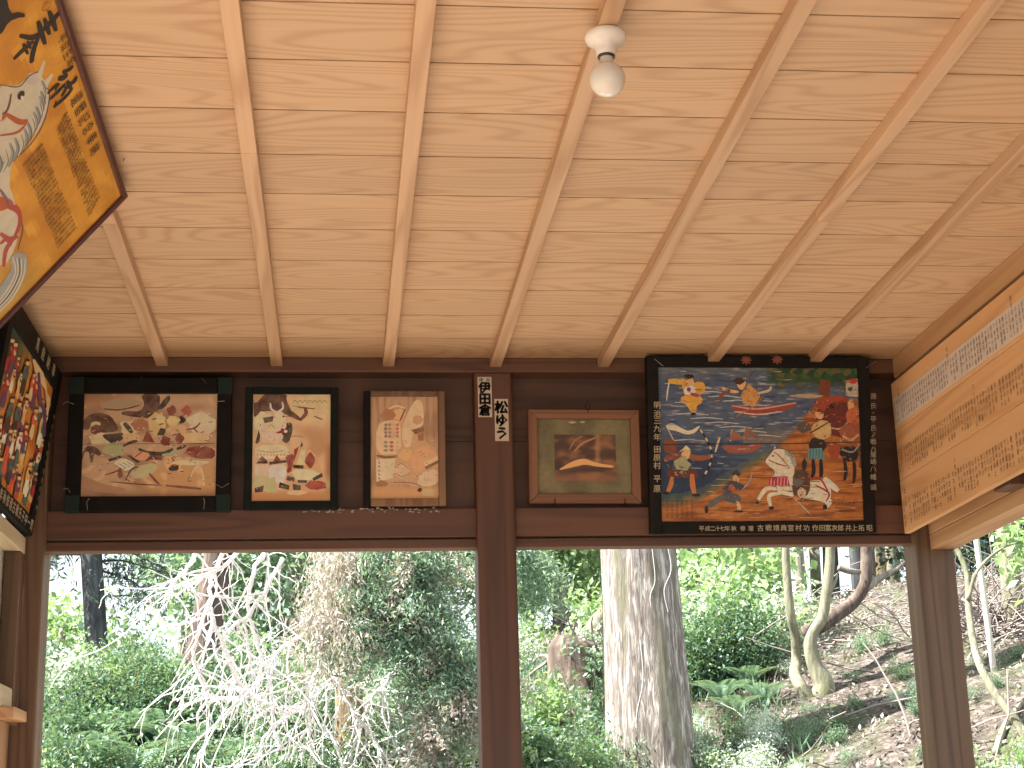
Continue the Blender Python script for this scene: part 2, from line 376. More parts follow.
# --- large coloured battle plaque, right bay
A = Board('votive_plaque', at(650, 534.5, 4.812), at(875.5, 533, 4.812), at(652, 356.5, 4.745),
          'large painted battle plaque with a galloping white horse, blue sea and black lettered frame', 'plaque')
A.crop(640, 340, 3.656)
A.bars('frame', plain('sooty_frame', (0.012, 0.010, 0.009), 0.6, 0, 0.7, 25, 0.15), 0.036, 0.018, 0.012, 0.003, wt=0.034, wb=0.038)
A.begin(0.0)
shore = [(60, 585), (140, 585), (230, 560), (320, 505), (420, 440), (500, 400), (560, 340), (590, 290), (640, 240), (900, 200)]
def bgA(x, y):
    sy = np.interp(x, [p[0] for p in shore], [p[1] for p in shore])
    d = y - sy
    st = nz(x * 0.012, y * 0.09, 1) * 0.6 + nz(x * 0.03, y * 0.25, 4) * 0.5
    deep = sst(330, 470, y) * sst(420, 240, x)
    w = lerp((74, 88, 112), (30, 48, 76), deep)
    w = lerp(w, (160, 160, 165), sst(0.12, 0.6, st) * (1 - deep * .6) * (0.55 + 0.5 * sst(420, 150, abs(x - 380) + abs(y - 280))))
    w = lerp(w, (36, 58, 98), sst(0.1, .5, -st) * .7)
    if y < 150: w = lerp(w, (150, 140, 110), sst(160, 100, y) * .6 * (nz(x * .02, y * .08, 9) + .5))
    if 300 < y < 380 and x > 380: w = lerp(w, (150, 120, 90), .5 * sst(300, 360, y))
    g = lerp((172, 108, 52), (128, 72, 34), sst(-.2, .45, nz(x * .008, y * .06, 21)))
    g = lerp(g, (190, 140, 86), sst(.2, .5, nz(x * .02, y * .15, 31)) * .6)
    g = lerp(g, (120, 62, 30), sst(600, 800, x) * sst(300, 150, y) * .8)
    c = lerp(w, g, sst(-14, 16, d + 14 * nz(x * .03, y * .03, 3)))
    if abs(d) < 22 and x < 480: c = lerp(c, (80, 100, 80), .5)
    fol = sst(200, 130, y + 26 * nz(x * .03, y * .03, 7)) * sst(450, 500, x)
    fg = lerp((34, 62, 34), (104, 88, 44), sst(.05, .4, nz(x * .03, y * .06, 12)))
    return P(*lerp(c, fg, fol))
hw = A.w / 2 - 0.034
A.ground(-hw, hw, 0.037, A.h - 0.033, 130, 104, bgA)
Y = P(226, 160, 66); SK = P(222, 168, 120); BK = P(28, 24, 26); WH = P(214, 206, 190); RD = P(160, 52, 48); BR = P(110, 58, 34); GR = P(120, 130, 100)
# tree and red hill at the upper right
A.poly([(660, 130), (700, 140), (690, 230), (700, 330), (640, 320), (650, 230)], BR)
A.blob(700, 235, 60, 32, P(150, 66, 40)); A.blob(610, 205, 55, 9, P(170, 150, 120))
for i in range(26): A.blob(500 + 12 * i, 112 + 26 * (0.5 + .5 * math.sin(i * 1.7)), 22, 14, P(*[(36, 70, 36), (58, 84, 40), (96, 84, 44), (28, 56, 40)][i % 4]), seed=i)
for i in range(14): A.line([(90 + (i * 53) % 330, 160 + i * 16), (150 + (i * 53) % 330, 156 + i * 16), (210 + (i * 53) % 330, 162 + i * 16)], 4, P(176, 180, 184))
# leaping man in yellow
A.line([(103, 150), (130, 152), (165, 158)], 20, Y); A.blob(182, 152, 16, 22, SK); A.blob(180, 133, 17, 9, BK)
A.poly([(150, 140), (168, 142), (172, 185), (155, 180)], Y); A.poly([(200, 150), (236, 155), (240, 185), (215, 205), (195, 190)], Y)
A.poly([(160, 172), (200, 165), (206, 195), (175, 205), (158, 195)], WH); A.ell(178, 181, 8, 8, P(120, 60, 110))
A.poly([(150, 205), (205, 195), (232, 215), (222, 235), (206, 240), (208, 262), (190, 270), (168, 235), (148, 228)], Y)
A.line([(185, 197), (215, 205)], 14, P(150, 60, 90)); A.line([(106, 158), (101, 185), (97, 222)], 5, WH); A.blob(195, 270, 12, 5, BK)
# boatman and the two boats
A.poly([(330, 235), (420, 246), (520, 236), (575, 224), (560, 250), (480, 270), (400, 278), (345, 262)], P(140, 68, 56))
A.line([(335, 240), (430, 252), (570, 230)], 6, P(200, 150, 140)); A.line([(345, 262), (430, 272), (520, 262)], 5, P(210, 180, 170))
A.blob(370, 163, 17, 24, SK); A.blob(362, 150, 18, 14, P(70, 44, 34)); A.blob(402, 205, 32, 42, P(196, 146, 84)); A.line([(360, 190), (325, 185), (300, 175)], 12, SK)
A.line([(430, 195), (470, 185), (480, 170)], 10, P(190, 176, 150)); A.line([(350, 280), (420, 240), (450, 205)], 5, P(160, 110, 80)); A.line([(280, 228), (310, 190), (330, 185)], 14, P(120, 70, 60)); A.line([(395, 140), (420, 110)], 6, P(70, 74, 80))
A.poly([(290, 382), (380, 388), (450, 375), (430, 405), (360, 418), (320, 412)], P(150, 84, 60)); A.line([(275, 410), (285, 375), (292, 355)], 8, P(214, 190, 160))
for q in ((330, 345), (380, 335)): A.line([(q[0], q[1] + 25), (q[0] + 8, q[1] - 18)], 8, P(206, 176, 140)); A.poly([(q[0] + 8, q[1] - 18), (q[0] + 60, q[1] + 20), (q[0] - 6, q[1] + 22)], P(140, 96, 76))
# archer on the left, banner, bow
A.poly([(95, 310), (120, 303), (150, 322), (180, 335), (224, 308), (205, 338), (172, 348), (130, 332), (104, 328)], P(206, 200, 176)); A.line([(94, 312), (112, 345), (125, 372)], 4, P(190, 180, 150))
A.blob(110, 390, 30, 26, P(120, 66, 40)); A.line([(88, 440), (120, 425), (165, 420)], 22, P(130, 72, 44)); A.line([(165, 420), (210, 432), (258, 428)], 20, P(140, 80, 46)); A.blob(168, 413, 17, 20, SK); A.poly([(152, 402), (168, 385), (186, 402)], P(206, 196, 150))
A.blob(152, 455, 30, 28, P(150, 156, 120)); A.poly([(100, 470), (150, 480), (205, 470), (215, 510), (170, 500), (130, 505), (98, 500)], P(96, 46, 36)); A.line([(118, 500), (112, 530), (100, 560)], 18, P(180, 110, 60)); A.line([(190, 490), (192, 530), (200, 565)], 20, P(180, 110, 60)); A.ell(205, 567, 16, 6, BK); A.ell(95, 560, 14, 6, BK)
for i in range(12):
    t = i / 11.0; A.line([(228 + 34 * math.sin(math.pi * t), 505 - 165 * t), (228 + 34 * math.sin(math.pi * (t + .07)), 505 - 165 * (t + .07))], 7, (BK, P(190, 180, 150))[i % 2], False)
# running foot soldier
A.blob(350, 488, 15, 13, P(60, 50, 60)); A.blob(350, 508, 12, 14, SK); A.poly([(312, 520), (345, 512), (385, 535), (378, 552), (345, 545), (330, 560), (305, 550)], P(66, 70, 84)); A.poly([(300, 555), (345, 560), (372, 575), (362, 600), (318, 592), (300, 575)], P(76, 84, 92)); A.line([(305, 570), (275, 590), (248, 612)], 22, P(92, 92, 88)); A.line([(355, 592), (362, 610), (362, 625)], 14, SK); A.ell(243, 620, 7, 14, BK); A.ell(360, 627, 18, 5, BK); A.line([(372, 548), (398, 520), (410, 487)], 6, P(150, 150, 150)); A.blob(335, 540, 12, 10, P(180, 90, 50))
# white horse with its rider
WHH = P(214, 204, 182)
A.poly([(455, 442), (480, 410), (495, 395), (535, 402), (560, 430), (565, 470), (560, 520), (520, 540), (490, 520), (492, 475), (470, 462)], WHH)
A.line([(530, 404), (556, 430), (566, 462)], 18, P(150, 156, 150)); A.poly([(488, 398), (492, 388), (500, 400)], WHH); A.line([(470, 438), (500, 452), (535, 462)], 5, RD); A.line([(488, 410), (510, 425), (548, 470)], 4, RD); A.ell(486, 424, 4, 3, BK)
A.poly([(490, 500), (560, 505), (600, 515), (690, 510), (700, 560), (690, 600), (640, 585), (560, 575), (500, 560)], WHH)
A.line([(500, 545), (460, 545), (430, 588)], 16, WHH); A.line([(515, 560), (472, 570), (478, 612)], 15, WHH); A.line([(665, 575), (690, 590), (675, 615)], 22, WHH); A.ell(428, 592, 8, 9, BK); A.ell(480, 614, 10, 7, BK); A.ell(676, 612, 8, 12, BK)
A.line([(672, 505), (700, 530), (725, 552)], 22, P(206, 206, 196)); A.poly([(475, 500), (540, 498), (548, 535), (470, 530)], P(170, 44, 66))
for i in range(6): A.line([(480 + i * 12, 505), (478 + i * 12, 534)], 4, P(214, 150, 160))
A.line([(455, 442), (480, 410), (495, 397), (535, 402), (560, 430)], 2.5, BK); A.line([(492, 475), (490, 500), (500, 545)], 2, BK); A.line([(560, 575), (620, 586), (665, 592)], 2, BK); A.line([(625, 505), (660, 510), (690, 560)], 7, RD); A.line([(640, 530), (690, 560), (680, 590)], 7, RD)
A.poly([(560, 480), (600, 470), (622, 500), (620, 560), (580, 590), (555, 560)], P(84, 62, 46)); A.blob(600, 455, 9, 22, P(40, 36, 36)); A.blob(575, 520, 18, 18, P(100, 96, 90)); A.line([(560, 575), (590, 605), (625, 640)], 6, P(170, 160, 150)); A.line([(560, 570), (590, 590), (615, 600)], 14, P(190, 120, 70)); A.blob(590, 560, 16, 22, P(200, 180, 150))
# mounted warriors on the dark horse at the right
A.blob(730, 290, 62, 66, P(96, 40, 34), j=.12); A.poly([(690, 250), (700, 232), (712, 250)], BK); A.line([(690, 320), (730, 325), (760, 300)], 6, P(190, 160, 130))
A.blob(655, 275, 18, 14, P(206, 160, 120)); A.poly([(625, 315), (660, 290), (695, 300), (700, 350), (660, 370), (630, 345)], P(196, 168, 116)); A.blob(600, 320, 28, 20, P(84, 78, 72)); A.line([(620, 340), (640, 330), (690, 300)], 6, P(90, 60, 40)); A.blob(770, 240, 14, 24, P(214, 160, 110)); A.poly([(752, 150), (800, 140), (800, 210), (752, 205)], P(180, 168, 150)); A.blob(776, 150, 18, 10, P(170, 60, 50)); A.blob(768, 180, 10, 8, P(50, 80, 60)); A.blob(785, 280, 30, 40, P(180, 100, 60)); A.blob(775, 345, 45, 45, P(146, 84, 58)); A.line([(740, 350), (770, 365), (800, 345)], 9, P(196, 160, 120))
A.blob(648, 385, 30, 26, P(40, 34, 34)); A.poly([(615, 398), (665, 395), (675, 438), (612, 436)], P(92, 140, 146))
for i in range(5): A.line([(622 + i * 11, 400), (620 + i * 11, 437)], 3, P(50, 70, 80))
A.line([(632, 436), (634, 480), (628, 503)], 15, BK); A.line([(660, 436), (662, 480), (660, 503)], 15, BK)
A.poly([(720, 395), (790, 385), (800, 430), (770, 450), (735, 430)], BK); A.line([(745, 430), (752, 480), (746, 516)], 13, BK); A.line([(780, 430), (784, 480), (780, 524)], 13, BK); A.line([(798, 390), (806, 430), (804, 468)], 12, P(90, 66, 50)); A.blob(710, 405, 22, 32, P(150, 70, 44)); A.line([(735, 400), (775, 410), (800, 385)], 6, P(150, 150, 140))
A.line([(80, 383), (300, 380), (560, 379), (822, 373)], 3, P(40, 26, 18), False)
# loose brush dabs: water glints, sand streaks, armour and harness details
R = random.Random(17)
for i in range(90):
    x, y = R.uniform(90, 600), R.uniform(105, 470)
    if y < np.interp(x, [p[0] for p in shore], [p[1] for p in shore]) - 20: A.line([(x, y), (x + R.uniform(14, 44), y + R.uniform(-3, 3))], R.uniform(1.2, 3.0), R.choice([P(150, 158, 170), P(50, 70, 110), P(190, 188, 180), P(96, 108, 128)]))
for i in range(70):
    x, y = R.uniform(240, 815), R.uniform(480, 655); A.line([(x, y), (x + R.uniform(20, 70), y + R.uniform(-4, 4))], R.uniform(1.2, 3), R.choice([P(196, 140, 78), P(116, 64, 32), P(206, 160, 104)]))
for cx_, cy_, rx_, ry_, n_, pal in ((700, 300, 110, 90, 90, [(70, 40, 34), (190, 150, 110), (150, 60, 44), (60, 54, 56), (206, 130, 80)]), (770, 180, 40, 50, 26, [(60, 80, 60), (190, 120, 90), (150, 60, 50), (206, 190, 160)]), (775, 400, 45, 50, 40, [(150, 76, 50), (190, 150, 110), (40, 34, 34), (120, 110, 100)]), (405, 200, 34, 42, 24, [(120, 84, 52), (206, 170, 120), (84, 60, 44)]),
                                 (150, 450, 55, 60, 40, [(70, 44, 36), (190, 180, 140), (150, 90, 56), (110, 120, 90)]), (335, 560, 46, 48, 36, [(40, 46, 60), (120, 120, 120), (170, 100, 60), (96, 104, 110)]), (590, 530, 38, 60, 36, [(60, 44, 36), (150, 130, 110), (180, 60, 60), (120, 84, 60)]), (190, 185, 45, 60, 22, [(196, 120, 44), (150, 80, 40), (236, 186, 100)]), (520, 480, 60, 70, 22, [(186, 176, 156), (150, 140, 124), (226, 218, 200)])):
    for i in range(n_):
        a_, q_ = R.uniform(0, 6.28), R.random() ** .5; x, y = cx_ + rx_ * q_ * math.cos(a_), cy_ + ry_ * q_ * math.sin(a_); an = R.uniform(0, 6.28); l_ = R.uniform(5, 15)
        A.line([(x, y), (x + l_ * math.cos(an), y + l_ * math.sin(an) * .7)], R.uniform(1.5, 4), P(*R.choice(pal)))
# small captions in the paint
for c_ in range(6):
    for r_ in range(6): A.char(KAN[(c_ * 7 + r_ * 3) % len(KAN)], 98 + c_ * 18, 590 + r_ * 11, 0.0085, P(50, 30, 20), off=0.0075)
for i in range(6): A.char(KAN[i + 3], 708 + i * 14, 598, 0.011, P(40, 26, 20), off=0.0075)
for i in range(5): A.char(KAN[i + 9], 732 + i * 12, 624, 0.0095, P(60, 36, 24), off=0.0075)
A.end('painting', M_PAINT)
A.begin(0.0105)
LC = (0.66, 0.55, 0.36)
for ch, y in zip('明治三九年田原村平原', (240, 271, 297, 326, 357, 401, 431, 460, 508, 545)): A.char(ch, 60, y, 0.0235, LC, bold=0.02, off=0.0135)
for ch, x in zip('平成二十七年秋修理', (222, 244, 263, 281, 297, 315, 339, 372, 401)): A.char(ch, x, 690, 0.0170, LC, bold=0.02, off=0.0135)
for ch, x in zip('古戦靖典宮村功作田冨次郎井上拓昭', (436, 466, 494, 521, 547, 575, 604, 636, 661, 683, 706, 729, 757, 779, 804, 834)): A.char(ch, x, 688, 0.0205, LC, bold=0.02, off=0.0135)
for ch, y in zip('源氏・平氏ノ戦ハ屋嶋八幡頭', (208, 243, 268, 291, 324, 348, 373, 400, 420, 446, 472, 502, 540)): A.char(ch, 848, y, 0.0200, (0.48, 0.42, 0.32), bold=0.0, off=0.0135)
A.end('lettering', M_PAINT)
for cx_, cy_ in ((385, 76), (498, 74)):
    A.begin(0.0125)
    for k_ in range(8):
        a_ = k_ * math.pi / 4; A.line([(cx_, cy_), (cx_ + 20 * math.cos(a_), cy_ + 17 * math.sin(a_))], 7, (0.25, 0.075, 0.05))
    A.end('maple_leaf_mark', M_PAINT)
for p0, p1 in (((50, 72), (82, 98)), ((858, 80), (822, 104))):
    q0, q1 = A.loc(*p0), A.loc(*p1); MB().tube([q0 - (0, .0135, 0), q1 - (0, .0135, 0)], 0.0010, 5).build('joint_line', M_WIRE, A.E)

# --- battle plaque with dark green frame, left end
B = Board('votive_plaque', at(65, 512.5, 4.816), at(230, 511.5, 4.816), at(62, 378, 4.80),
          'faded tan battle plaque in a wide dark green frame, nearest the left post', 'plaque')
B.crop(60, 375, 5.486)
B.bars('frame', M_BLACKF, 0.043, 0.014, 0.010, 0.003, wt=0.048, wb=0.046)
b = MB()
for sx in (-1, 1):
    for sz in (0, 1):
        x0, x1 = sorted((sx * (B.w / 2 + .001), sx * (B.w / 2 - 0.042))); z0, z1 = (-.001, 0.05) if sz == 0 else (B.h - 0.05, B.h + .001)
        c_ = MB(); c_.box(x0, x1, -0.0115, 0.012, z0, z1); c_.build('corner_plate', plain('green_corner', (0.013, 0.028, 0.023), 0.6, 0, 0.3, 30, 0.15) if not bpy.data.materials.get('green_corner') else bpy.data.materials['green_corner'], B.E, 0.002)
for pts in ([(20, 165), (40, 150), (80, 165)], [(780, 22), (805, 52)], [(860, 605), (890, 622), (928, 598)], [(20, 632), (45, 625), (60, 650)], [(155, 745), (150, 700), (165, 680)], [(790, 740), (795, 700), (790, 680)], [(450, 8), (450, 25)], [(860, 150), (905, 148)]):
    MB().tube([B.loc(*p) - (0, .0125, 0) for p in pts], 0.0010, 5).build('wire_tie', M_WIRE, B.E)
B.begin(-0.002)
def bgB(x, y):
    n = nz(x * .006, y * .012, 2); c = lerp((172, 144, 116), (142, 110, 86), sst(-.1, .5, n))
    c = lerp(c, (120, 78, 52), sst(220, 90, y) * sst(500, 150, x) * .7); c = lerp(c, (178, 138, 94), sst(430, 560, y) * sst(400, 520, x))
    c = lerp(c, (206, 172, 132), sst(.2, .5, nz(x * .015, y * .02, 8)) * .6); c = lerp(c, (128, 88, 60), sst(600, 660, y) * .5)
    return P(*c, 1.6)
B.ground(-B.w / 2 + .042, B.w / 2 - .042, .045, B.h - .047, 80, 60, bgB)
p_ = lambda r, g, b: P(r, g, b, 1.6)
DK = p_(30, 28, 32); DB = p_(68, 44, 36); CR = p_(206, 186, 150); RB = p_(112, 48, 42); GN = p_(150, 156, 116); WT = p_(214, 196, 170)
B.poly([(440, 102), (550, 100), (545, 180), (510, 240), (470, 235), (400, 230), (330, 215), (350, 195), (440, 200), (465, 160)], DB)
B.poly([(210, 165), (300, 130), (400, 130), (462, 150), (440, 165), (330, 180), (250, 190)], p_(150, 134, 108)); B.line([(240, 185), (330, 190), (440, 165)], 8, DK)
B.poly([(112, 270), (150, 220), (215, 203), (280, 222), (320, 290), (310, 310), (230, 318), (190, 290), (170, 255), (160, 300), (130, 300)], p_(74, 46, 36)); B.ell(196, 268, 28, 14, CR); B.blob(195, 300, 30, 26, p_(100, 60, 46))
B.blob(230, 355, 70, 36, CR); B.poly([(230, 325), (300, 320), (360, 315), (350, 350), (290, 382), (240, 345)], DK); B.poly([(140, 385), (200, 395), (230, 430), (215, 445), (185, 430), (180, 480), (165, 480), (160, 420), (135, 420), (120, 475), (108, 470)], p_(70, 44, 38))
B.blob(375, 290, 44, 48, CR); B.line([(350, 262), (375, 290), (395, 318)], 26, DK); B.blob(390, 345, 52, 26, p_(190, 160, 120)); B.line([(345, 390), (390, 368), (425, 362)], 16, DK); B.blob(300, 410, 60, 36, GN); B.blob(440, 270, 50, 34, p_(150, 100, 76))
B.poly([(450, 365), (480, 300), (510, 355), (520, 370)], RB); B.blob(530, 260, 46, 60, p_(196, 170, 116)); B.blob(550, 240, 30, 24, CR); B.poly([(530, 330), (550, 290), (585, 296), (570, 330)], DK); B.poly([(535, 180), (575, 125), (600, 108), (606, 135), (570, 182), (540, 192)], DK)
B.blob(610, 195, 26, 28, p_(110, 50, 48)); B.blob(697, 196, 28, 26, p_(150, 76, 64)); B.blob(665, 245, 22, 22, DK); B.blob(620, 250, 36, 30, p_(210, 180, 130)); B.blob(640, 300, 60, 30, p_(200, 160, 120))
B.blob(770, 270, 78, 62, p_(206, 186, 160)); B.line([(690, 300), (740, 290), (770, 260)], 10, p_(120, 60, 54)); B.line([(730, 290), (760, 318)], 9, p_(120, 60, 54)); B.blob(740, 345, 90, 36, p_(206, 170, 130))
for q in ((580, 360, 30, 26), (655, 350, 24, 28), (520, 440, 46, 24)): B.blob(*q, RB)
B.poly([(690, 400), (770, 385), (850, 405), (850, 455), (760, 462), (700, 440)], RB); B.line([(430, 405), (480, 425), (560, 430), (620, 405)], 20, DK); B.line([(640, 405), (670, 395), (690, 385)], 18, DK); B.line([(470, 470), (500, 455), (560, 462)], 16, DK); B.line([(560, 440), (620, 430), (660, 425)], 18, p_(140, 160, 130))
B.poly([(262, 462), (330, 440), (340, 452), (270, 475)], DK); B.poly([(365, 440), (385, 440), (440, 475), (425, 484)], DK); B.poly([(290, 480), (345, 450), (420, 490), (370, 530), (320, 510)], WT)
for i in range(4): B.line([(300 + i * 22, 492 - i * 6), (345 + i * 18, 518 - i * 8)], 3, p_(90, 80, 70), False)
B.poly([(390, 440), (430, 415), (500, 430), (470, 470), (420, 465)], p_(196, 140, 110)); B.line([(410, 450), (450, 420)], 7, RB); B.poly([(420, 500), (520, 480), (540, 505), (490, 560), (400, 570), (380, 540)], p_(170, 166, 130)); B.line([(360, 575), (390, 520), (430, 505)], 8, DK); B.blob(330, 540, 16, 26, RB); B.line([(245, 548), (290, 535), (330, 518)], 8, RB)
B.blob(620, 480, 60, 40, p_(206, 160, 116)); B.blob(628, 510, 30, 18, DK); B.line([(615, 450), (632, 500)], 14, p_(150, 84, 56)); B.line([(490, 540), (515, 570), (545, 600)], 14, RB); B.line([(275, 584), (420, 598), (560, 605)], 7, p_(90, 44, 36)); B.line([(580, 606), (680, 615), (775, 624)], 14, p_(96, 44, 36)); B.line([(710, 575), (740, 510), (770, 500)], 7, CR); B.line([(770, 495), (785, 560), (790, 610)], 12, p_(214, 180, 140))
B.poly([(90, 540), (150, 560), (240, 600), (380, 625), (300, 650), (180, 640), (92, 600)], p_(150, 116, 88)); B.blob(700, 480, 110, 14, CR)
R = random.Random(23)
for i in range(150):
    x, y = R.uniform(110, 840), R.uniform(230, 600); an = R.uniform(-.9, .9); l_ = R.uniform(6, 24); B.line([(x, y), (x + l_ * math.cos(an), y + l_ * math.sin(an))], R.uniform(1.5, 5), R.choice([WT, DB, RB, DK, CR, GN, p_(190, 150, 112)]))
for i in range(24): B.line([(480 + (i * 37) % 340, 215 + (i * 29) % 130), (496 + (i * 37) % 340, 208 + (i * 29) % 130)], 4, [WT, DB, RB][i % 3])
B.line([(88, 380), (450, 378), (850, 376)], 2.5, p_(60, 36, 26), False)
B.end('painting', M_FADED)
B.panel('back_board', M_DARKX, 0.02, 0.003, 0.012)

# --- horned warrior plaque
Cq = Board('votive_plaque', at(243.5, 510, 4.816), at(338, 509.5, 4.816), at(245.5, 387.5, 4.80),
           'upright plaque of a warrior with white horns, in a plain black frame', 'plaque')
Cq.crop(240, 380, 5.686)
Cq.bars('frame', M_GREENF, 0.0235, 0.012, 0.008, 0.003, wb=0.026, wt=0.021)
Cq.begin(-0.001)
def bgC(x, y):
    c = lerp((200, 170, 134), (174, 134, 98), sst(-.2, .4, nz(x * .008, y * .008, 2)) * sst(250, 400, x)); c = lerp(c, (150, 100, 66), sst(460, 520, x) * sst(280, 420, y)); c = lerp(c, (176, 128, 84), sst(600, 660, y)); c = lerp(c, (190, 176, 130), sst(520, 600, y) * sst(640, 600, y) * .7)
    c = lerp(c, (214, 190, 150), sst(300, 160, y) * sst(260, 340, x) * .6); return P(*c, 1.5)
Cq.ground(-Cq.w / 2 + .0225, Cq.w / 2 - .0225, .025, Cq.h - .0205, 50, 70, bgC)
p_ = lambda r, g, b: P(r, g, b, 1.5)
DK = p_(34, 30, 32); DB = p_(74, 44, 36); CR = p_(214, 196, 164); RB = p_(130, 46, 42); PK = p_(222, 184, 166); WT = p_(226, 214, 196)
Cq.poly([(76, 80), (270, 78), (262, 110), (290, 170), (345, 215), (355, 235), (320, 225), (250, 190), (180, 175), (120, 180), (78, 230)], DB); Cq.poly([(78, 80), (140, 78), (100, 125), (78, 130)], p_(176, 140, 100))
Cq.line([(345, 225), (375, 190), (370, 160)], 22, p_(96, 46, 38)); Cq.line([(300, 150), (370, 158), (470, 165)], 10, p_(110, 70, 56)); Cq.line([(420, 205), (470, 225)], 7, DB)
for q in ((330, 125, 50, 20), (410, 130, 60, 26), (460, 160, 40, 16), (310, 165, 30, 14)): Cq.blob(*q, p_(196, 180, 140))
for i in range(7): Cq.line([(300 + i * 28, 130), (312 + i * 28, 115), (328 + i * 28, 130)], 4, p_(110, 116, 84))
Cq.poly([(80, 250), (120, 205), (250, 200), (288, 300), (280, 430), (300, 500), (278, 622), (90, 635)], p_(198, 168, 134)); Cq.poly([(262, 430), (330, 385), (420, 400), (468, 520), (478, 600), (400, 640), (262, 640)], p_(194, 156, 116)); Cq.blob(135, 240, 58, 54, CR); Cq.poly([(112, 250), (130, 255), (118, 300), (108, 360), (84, 362), (100, 310)], DK); Cq.poly([(250, 250), (295, 238), (300, 290), (275, 365), (235, 345), (240, 300)], DK); Cq.poly([(130, 215), (190, 205), (185, 235), (140, 245)], DK)
Cq.blob(175, 300, 66, 66, PK); Cq.blob(225, 240, 38, 60, PK); Cq.ell(222, 225, 34, 40, CR)
Cq.line([(172, 130), (178, 165), (205, 180)], 12, WT); Cq.line([(240, 125), (244, 160), (215, 180)], 12, WT); Cq.poly([(195, 300), (232, 288), (235, 270), (250, 280), (272, 278), (260, 298), (235, 305)], RB); Cq.ell(260, 292, 10, 9, WT); Cq.ell(248, 207, 6, 6, DK); Cq.ell(182, 270, 22, 24, p_(200, 190, 150)); Cq.line([(160, 265), (180, 255), (198, 275)], 4, p_(120, 110, 90))
Cq.poly([(80, 375), (260, 365), (285, 420), (260, 445), (90, 450)], CR); Cq.line([(95, 400), (170, 410), (250, 402)], 6, p_(190, 130, 110))
for i in range(9): Cq.ell(100 + i * 19, 425, 6, 8, p_(196, 150, 130))
Cq.poly([(92, 475), (125, 432), (155, 460), (158, 475)], DK); Cq.poly([(165, 465), (262, 455), (268, 468), (168, 482)], DK); Cq.poly([(190, 462), (208, 425), (232, 458)], RB); Cq.poly([(110, 462), (128, 435), (146, 460)], RB); Cq.poly([(255, 430), (310, 418), (300, 480), (290, 525), (265, 530), (272, 480)], RB)
Cq.poly([(82, 480), (160, 482), (155, 545), (82, 540)], PK); Cq.poly([(160, 485), (262, 478), (265, 540), (240, 600), (160, 560)], WT); Cq.poly([(80, 545), (130, 540), (135, 610), (82, 620)], p_(180, 180, 140)); Cq.poly([(82, 615), (135, 600), (130, 635), (85, 640)], DK); Cq.poly([(140, 560), (200, 550), (210, 640), (150, 640)], p_(170, 176, 130)); Cq.poly([(225, 580), (282, 600), (278, 625), (220, 612)], DK)
Cq.poly([(320, 480), (345, 400), (370, 395), (375, 485)], p_(196, 190, 150)); Cq.poly([(340, 385), (352, 348), (358, 375)], DK); Cq.poly([(308, 395), (335, 378), (322, 420), (305, 470)], RB); Cq.blob(398, 455, 30, 40, RB); Cq.poly([(300, 482), (362, 486), (360, 505), (302, 500)], DK)
Cq.poly([(285, 510), (400, 505), (470, 540), (400, 570), (320, 575)], CR); Cq.poly([(270, 545), (310, 555), (308, 578), (265, 570)], DK); Cq.poly([(330, 568), (380, 570), (380, 586), (328, 584)], DK); Cq.poly([(412, 558), (465, 528), (472, 548), (418, 575)], DK); Cq.blob(430, 600, 58, 30, p_(150, 52, 46)); Cq.poly([(300, 590), (345, 600), (345, 628), (302, 625)], DK); Cq.blob(320, 640, 60, 14, p_(206, 176, 140))
Cq.line([(280, 325), (320, 318), (360, 325)], 4, p_(120, 90, 60)); Cq.line([(250, 205), (300, 210), (330, 215)], 4, p_(110, 80, 60))
for i in range(80):
    x, y = R.uniform(85, 300), R.uniform(210, 630); an = R.uniform(-1.5, 1.5); l_ = R.uniform(5, 16); Cq.line([(x, y), (x + l_ * math.cos(an), y + l_ * math.sin(an))], R.uniform(1.5, 3.5), R.choice([WT, p_(190, 150, 130), p_(150, 140, 110), p_(110, 80, 66), CR]))
Cq.end('painting', M_FADED)

# --- faded pale plaque
D = Board('votive_plaque', at(363.5, 506.5, 4.816), at(446, 506, 4.816), at(365.5, 391.5, 4.80),
          'small upright plaque of a pale faded robed figure in a worn bare wood frame', 'plaque')
D.crop(355, 380, 5.686)
fw = 0.0215
wm = wood('worn_frame', (0.30, 0.175, 0.09), (0.15, 0.075, 0.04), 2, 0.5, 20.0, 4.0, 0.6, 0.12, 1.0, (0.07, 0.035, 0.02))
x = D.w / 2
for nm, (x0, x1, z0, z1), mt in (('frame_side', (-x, -x + fw, 0, D.h), M_BLACKF), ('frame_side', (x - fw, x, 0, D.h), wm), ('frame_top', (-x + fw, x - fw, D.h - .016, D.h), wm), ('frame_bottom', (-x + fw, x - fw, 0, .022), wm)):
    o = MB().box(x0, x1, -.012, .012, z0, z1, rnd=random.random()).build(nm, mt, D.E, 0.003)
    if mt is M_BLACKF: o['label'] = 'left frame side still painted black'
D.begin(0.0)
def bgD(x, y):
    c = lerp((168, 134, 104), (140, 108, 82), sst(-.2, .4, nz(x * .05, y * .006, 2))); return P(*lerp(c, (184, 140, 96), sst(560, 640, y)), 1.55)
D.ground(-D.w / 2 + .021, D.w / 2 - .021, .021, D.h - .0155, 40, 60, bgD)
p_ = lambda r, g, b: P(r, g, b, 1.5)
TN = p_(196, 152, 112); CR = p_(206, 176, 142); PC = p_(224, 160, 112); GY = p_(150, 124, 100); DB = p_(110, 74, 52)
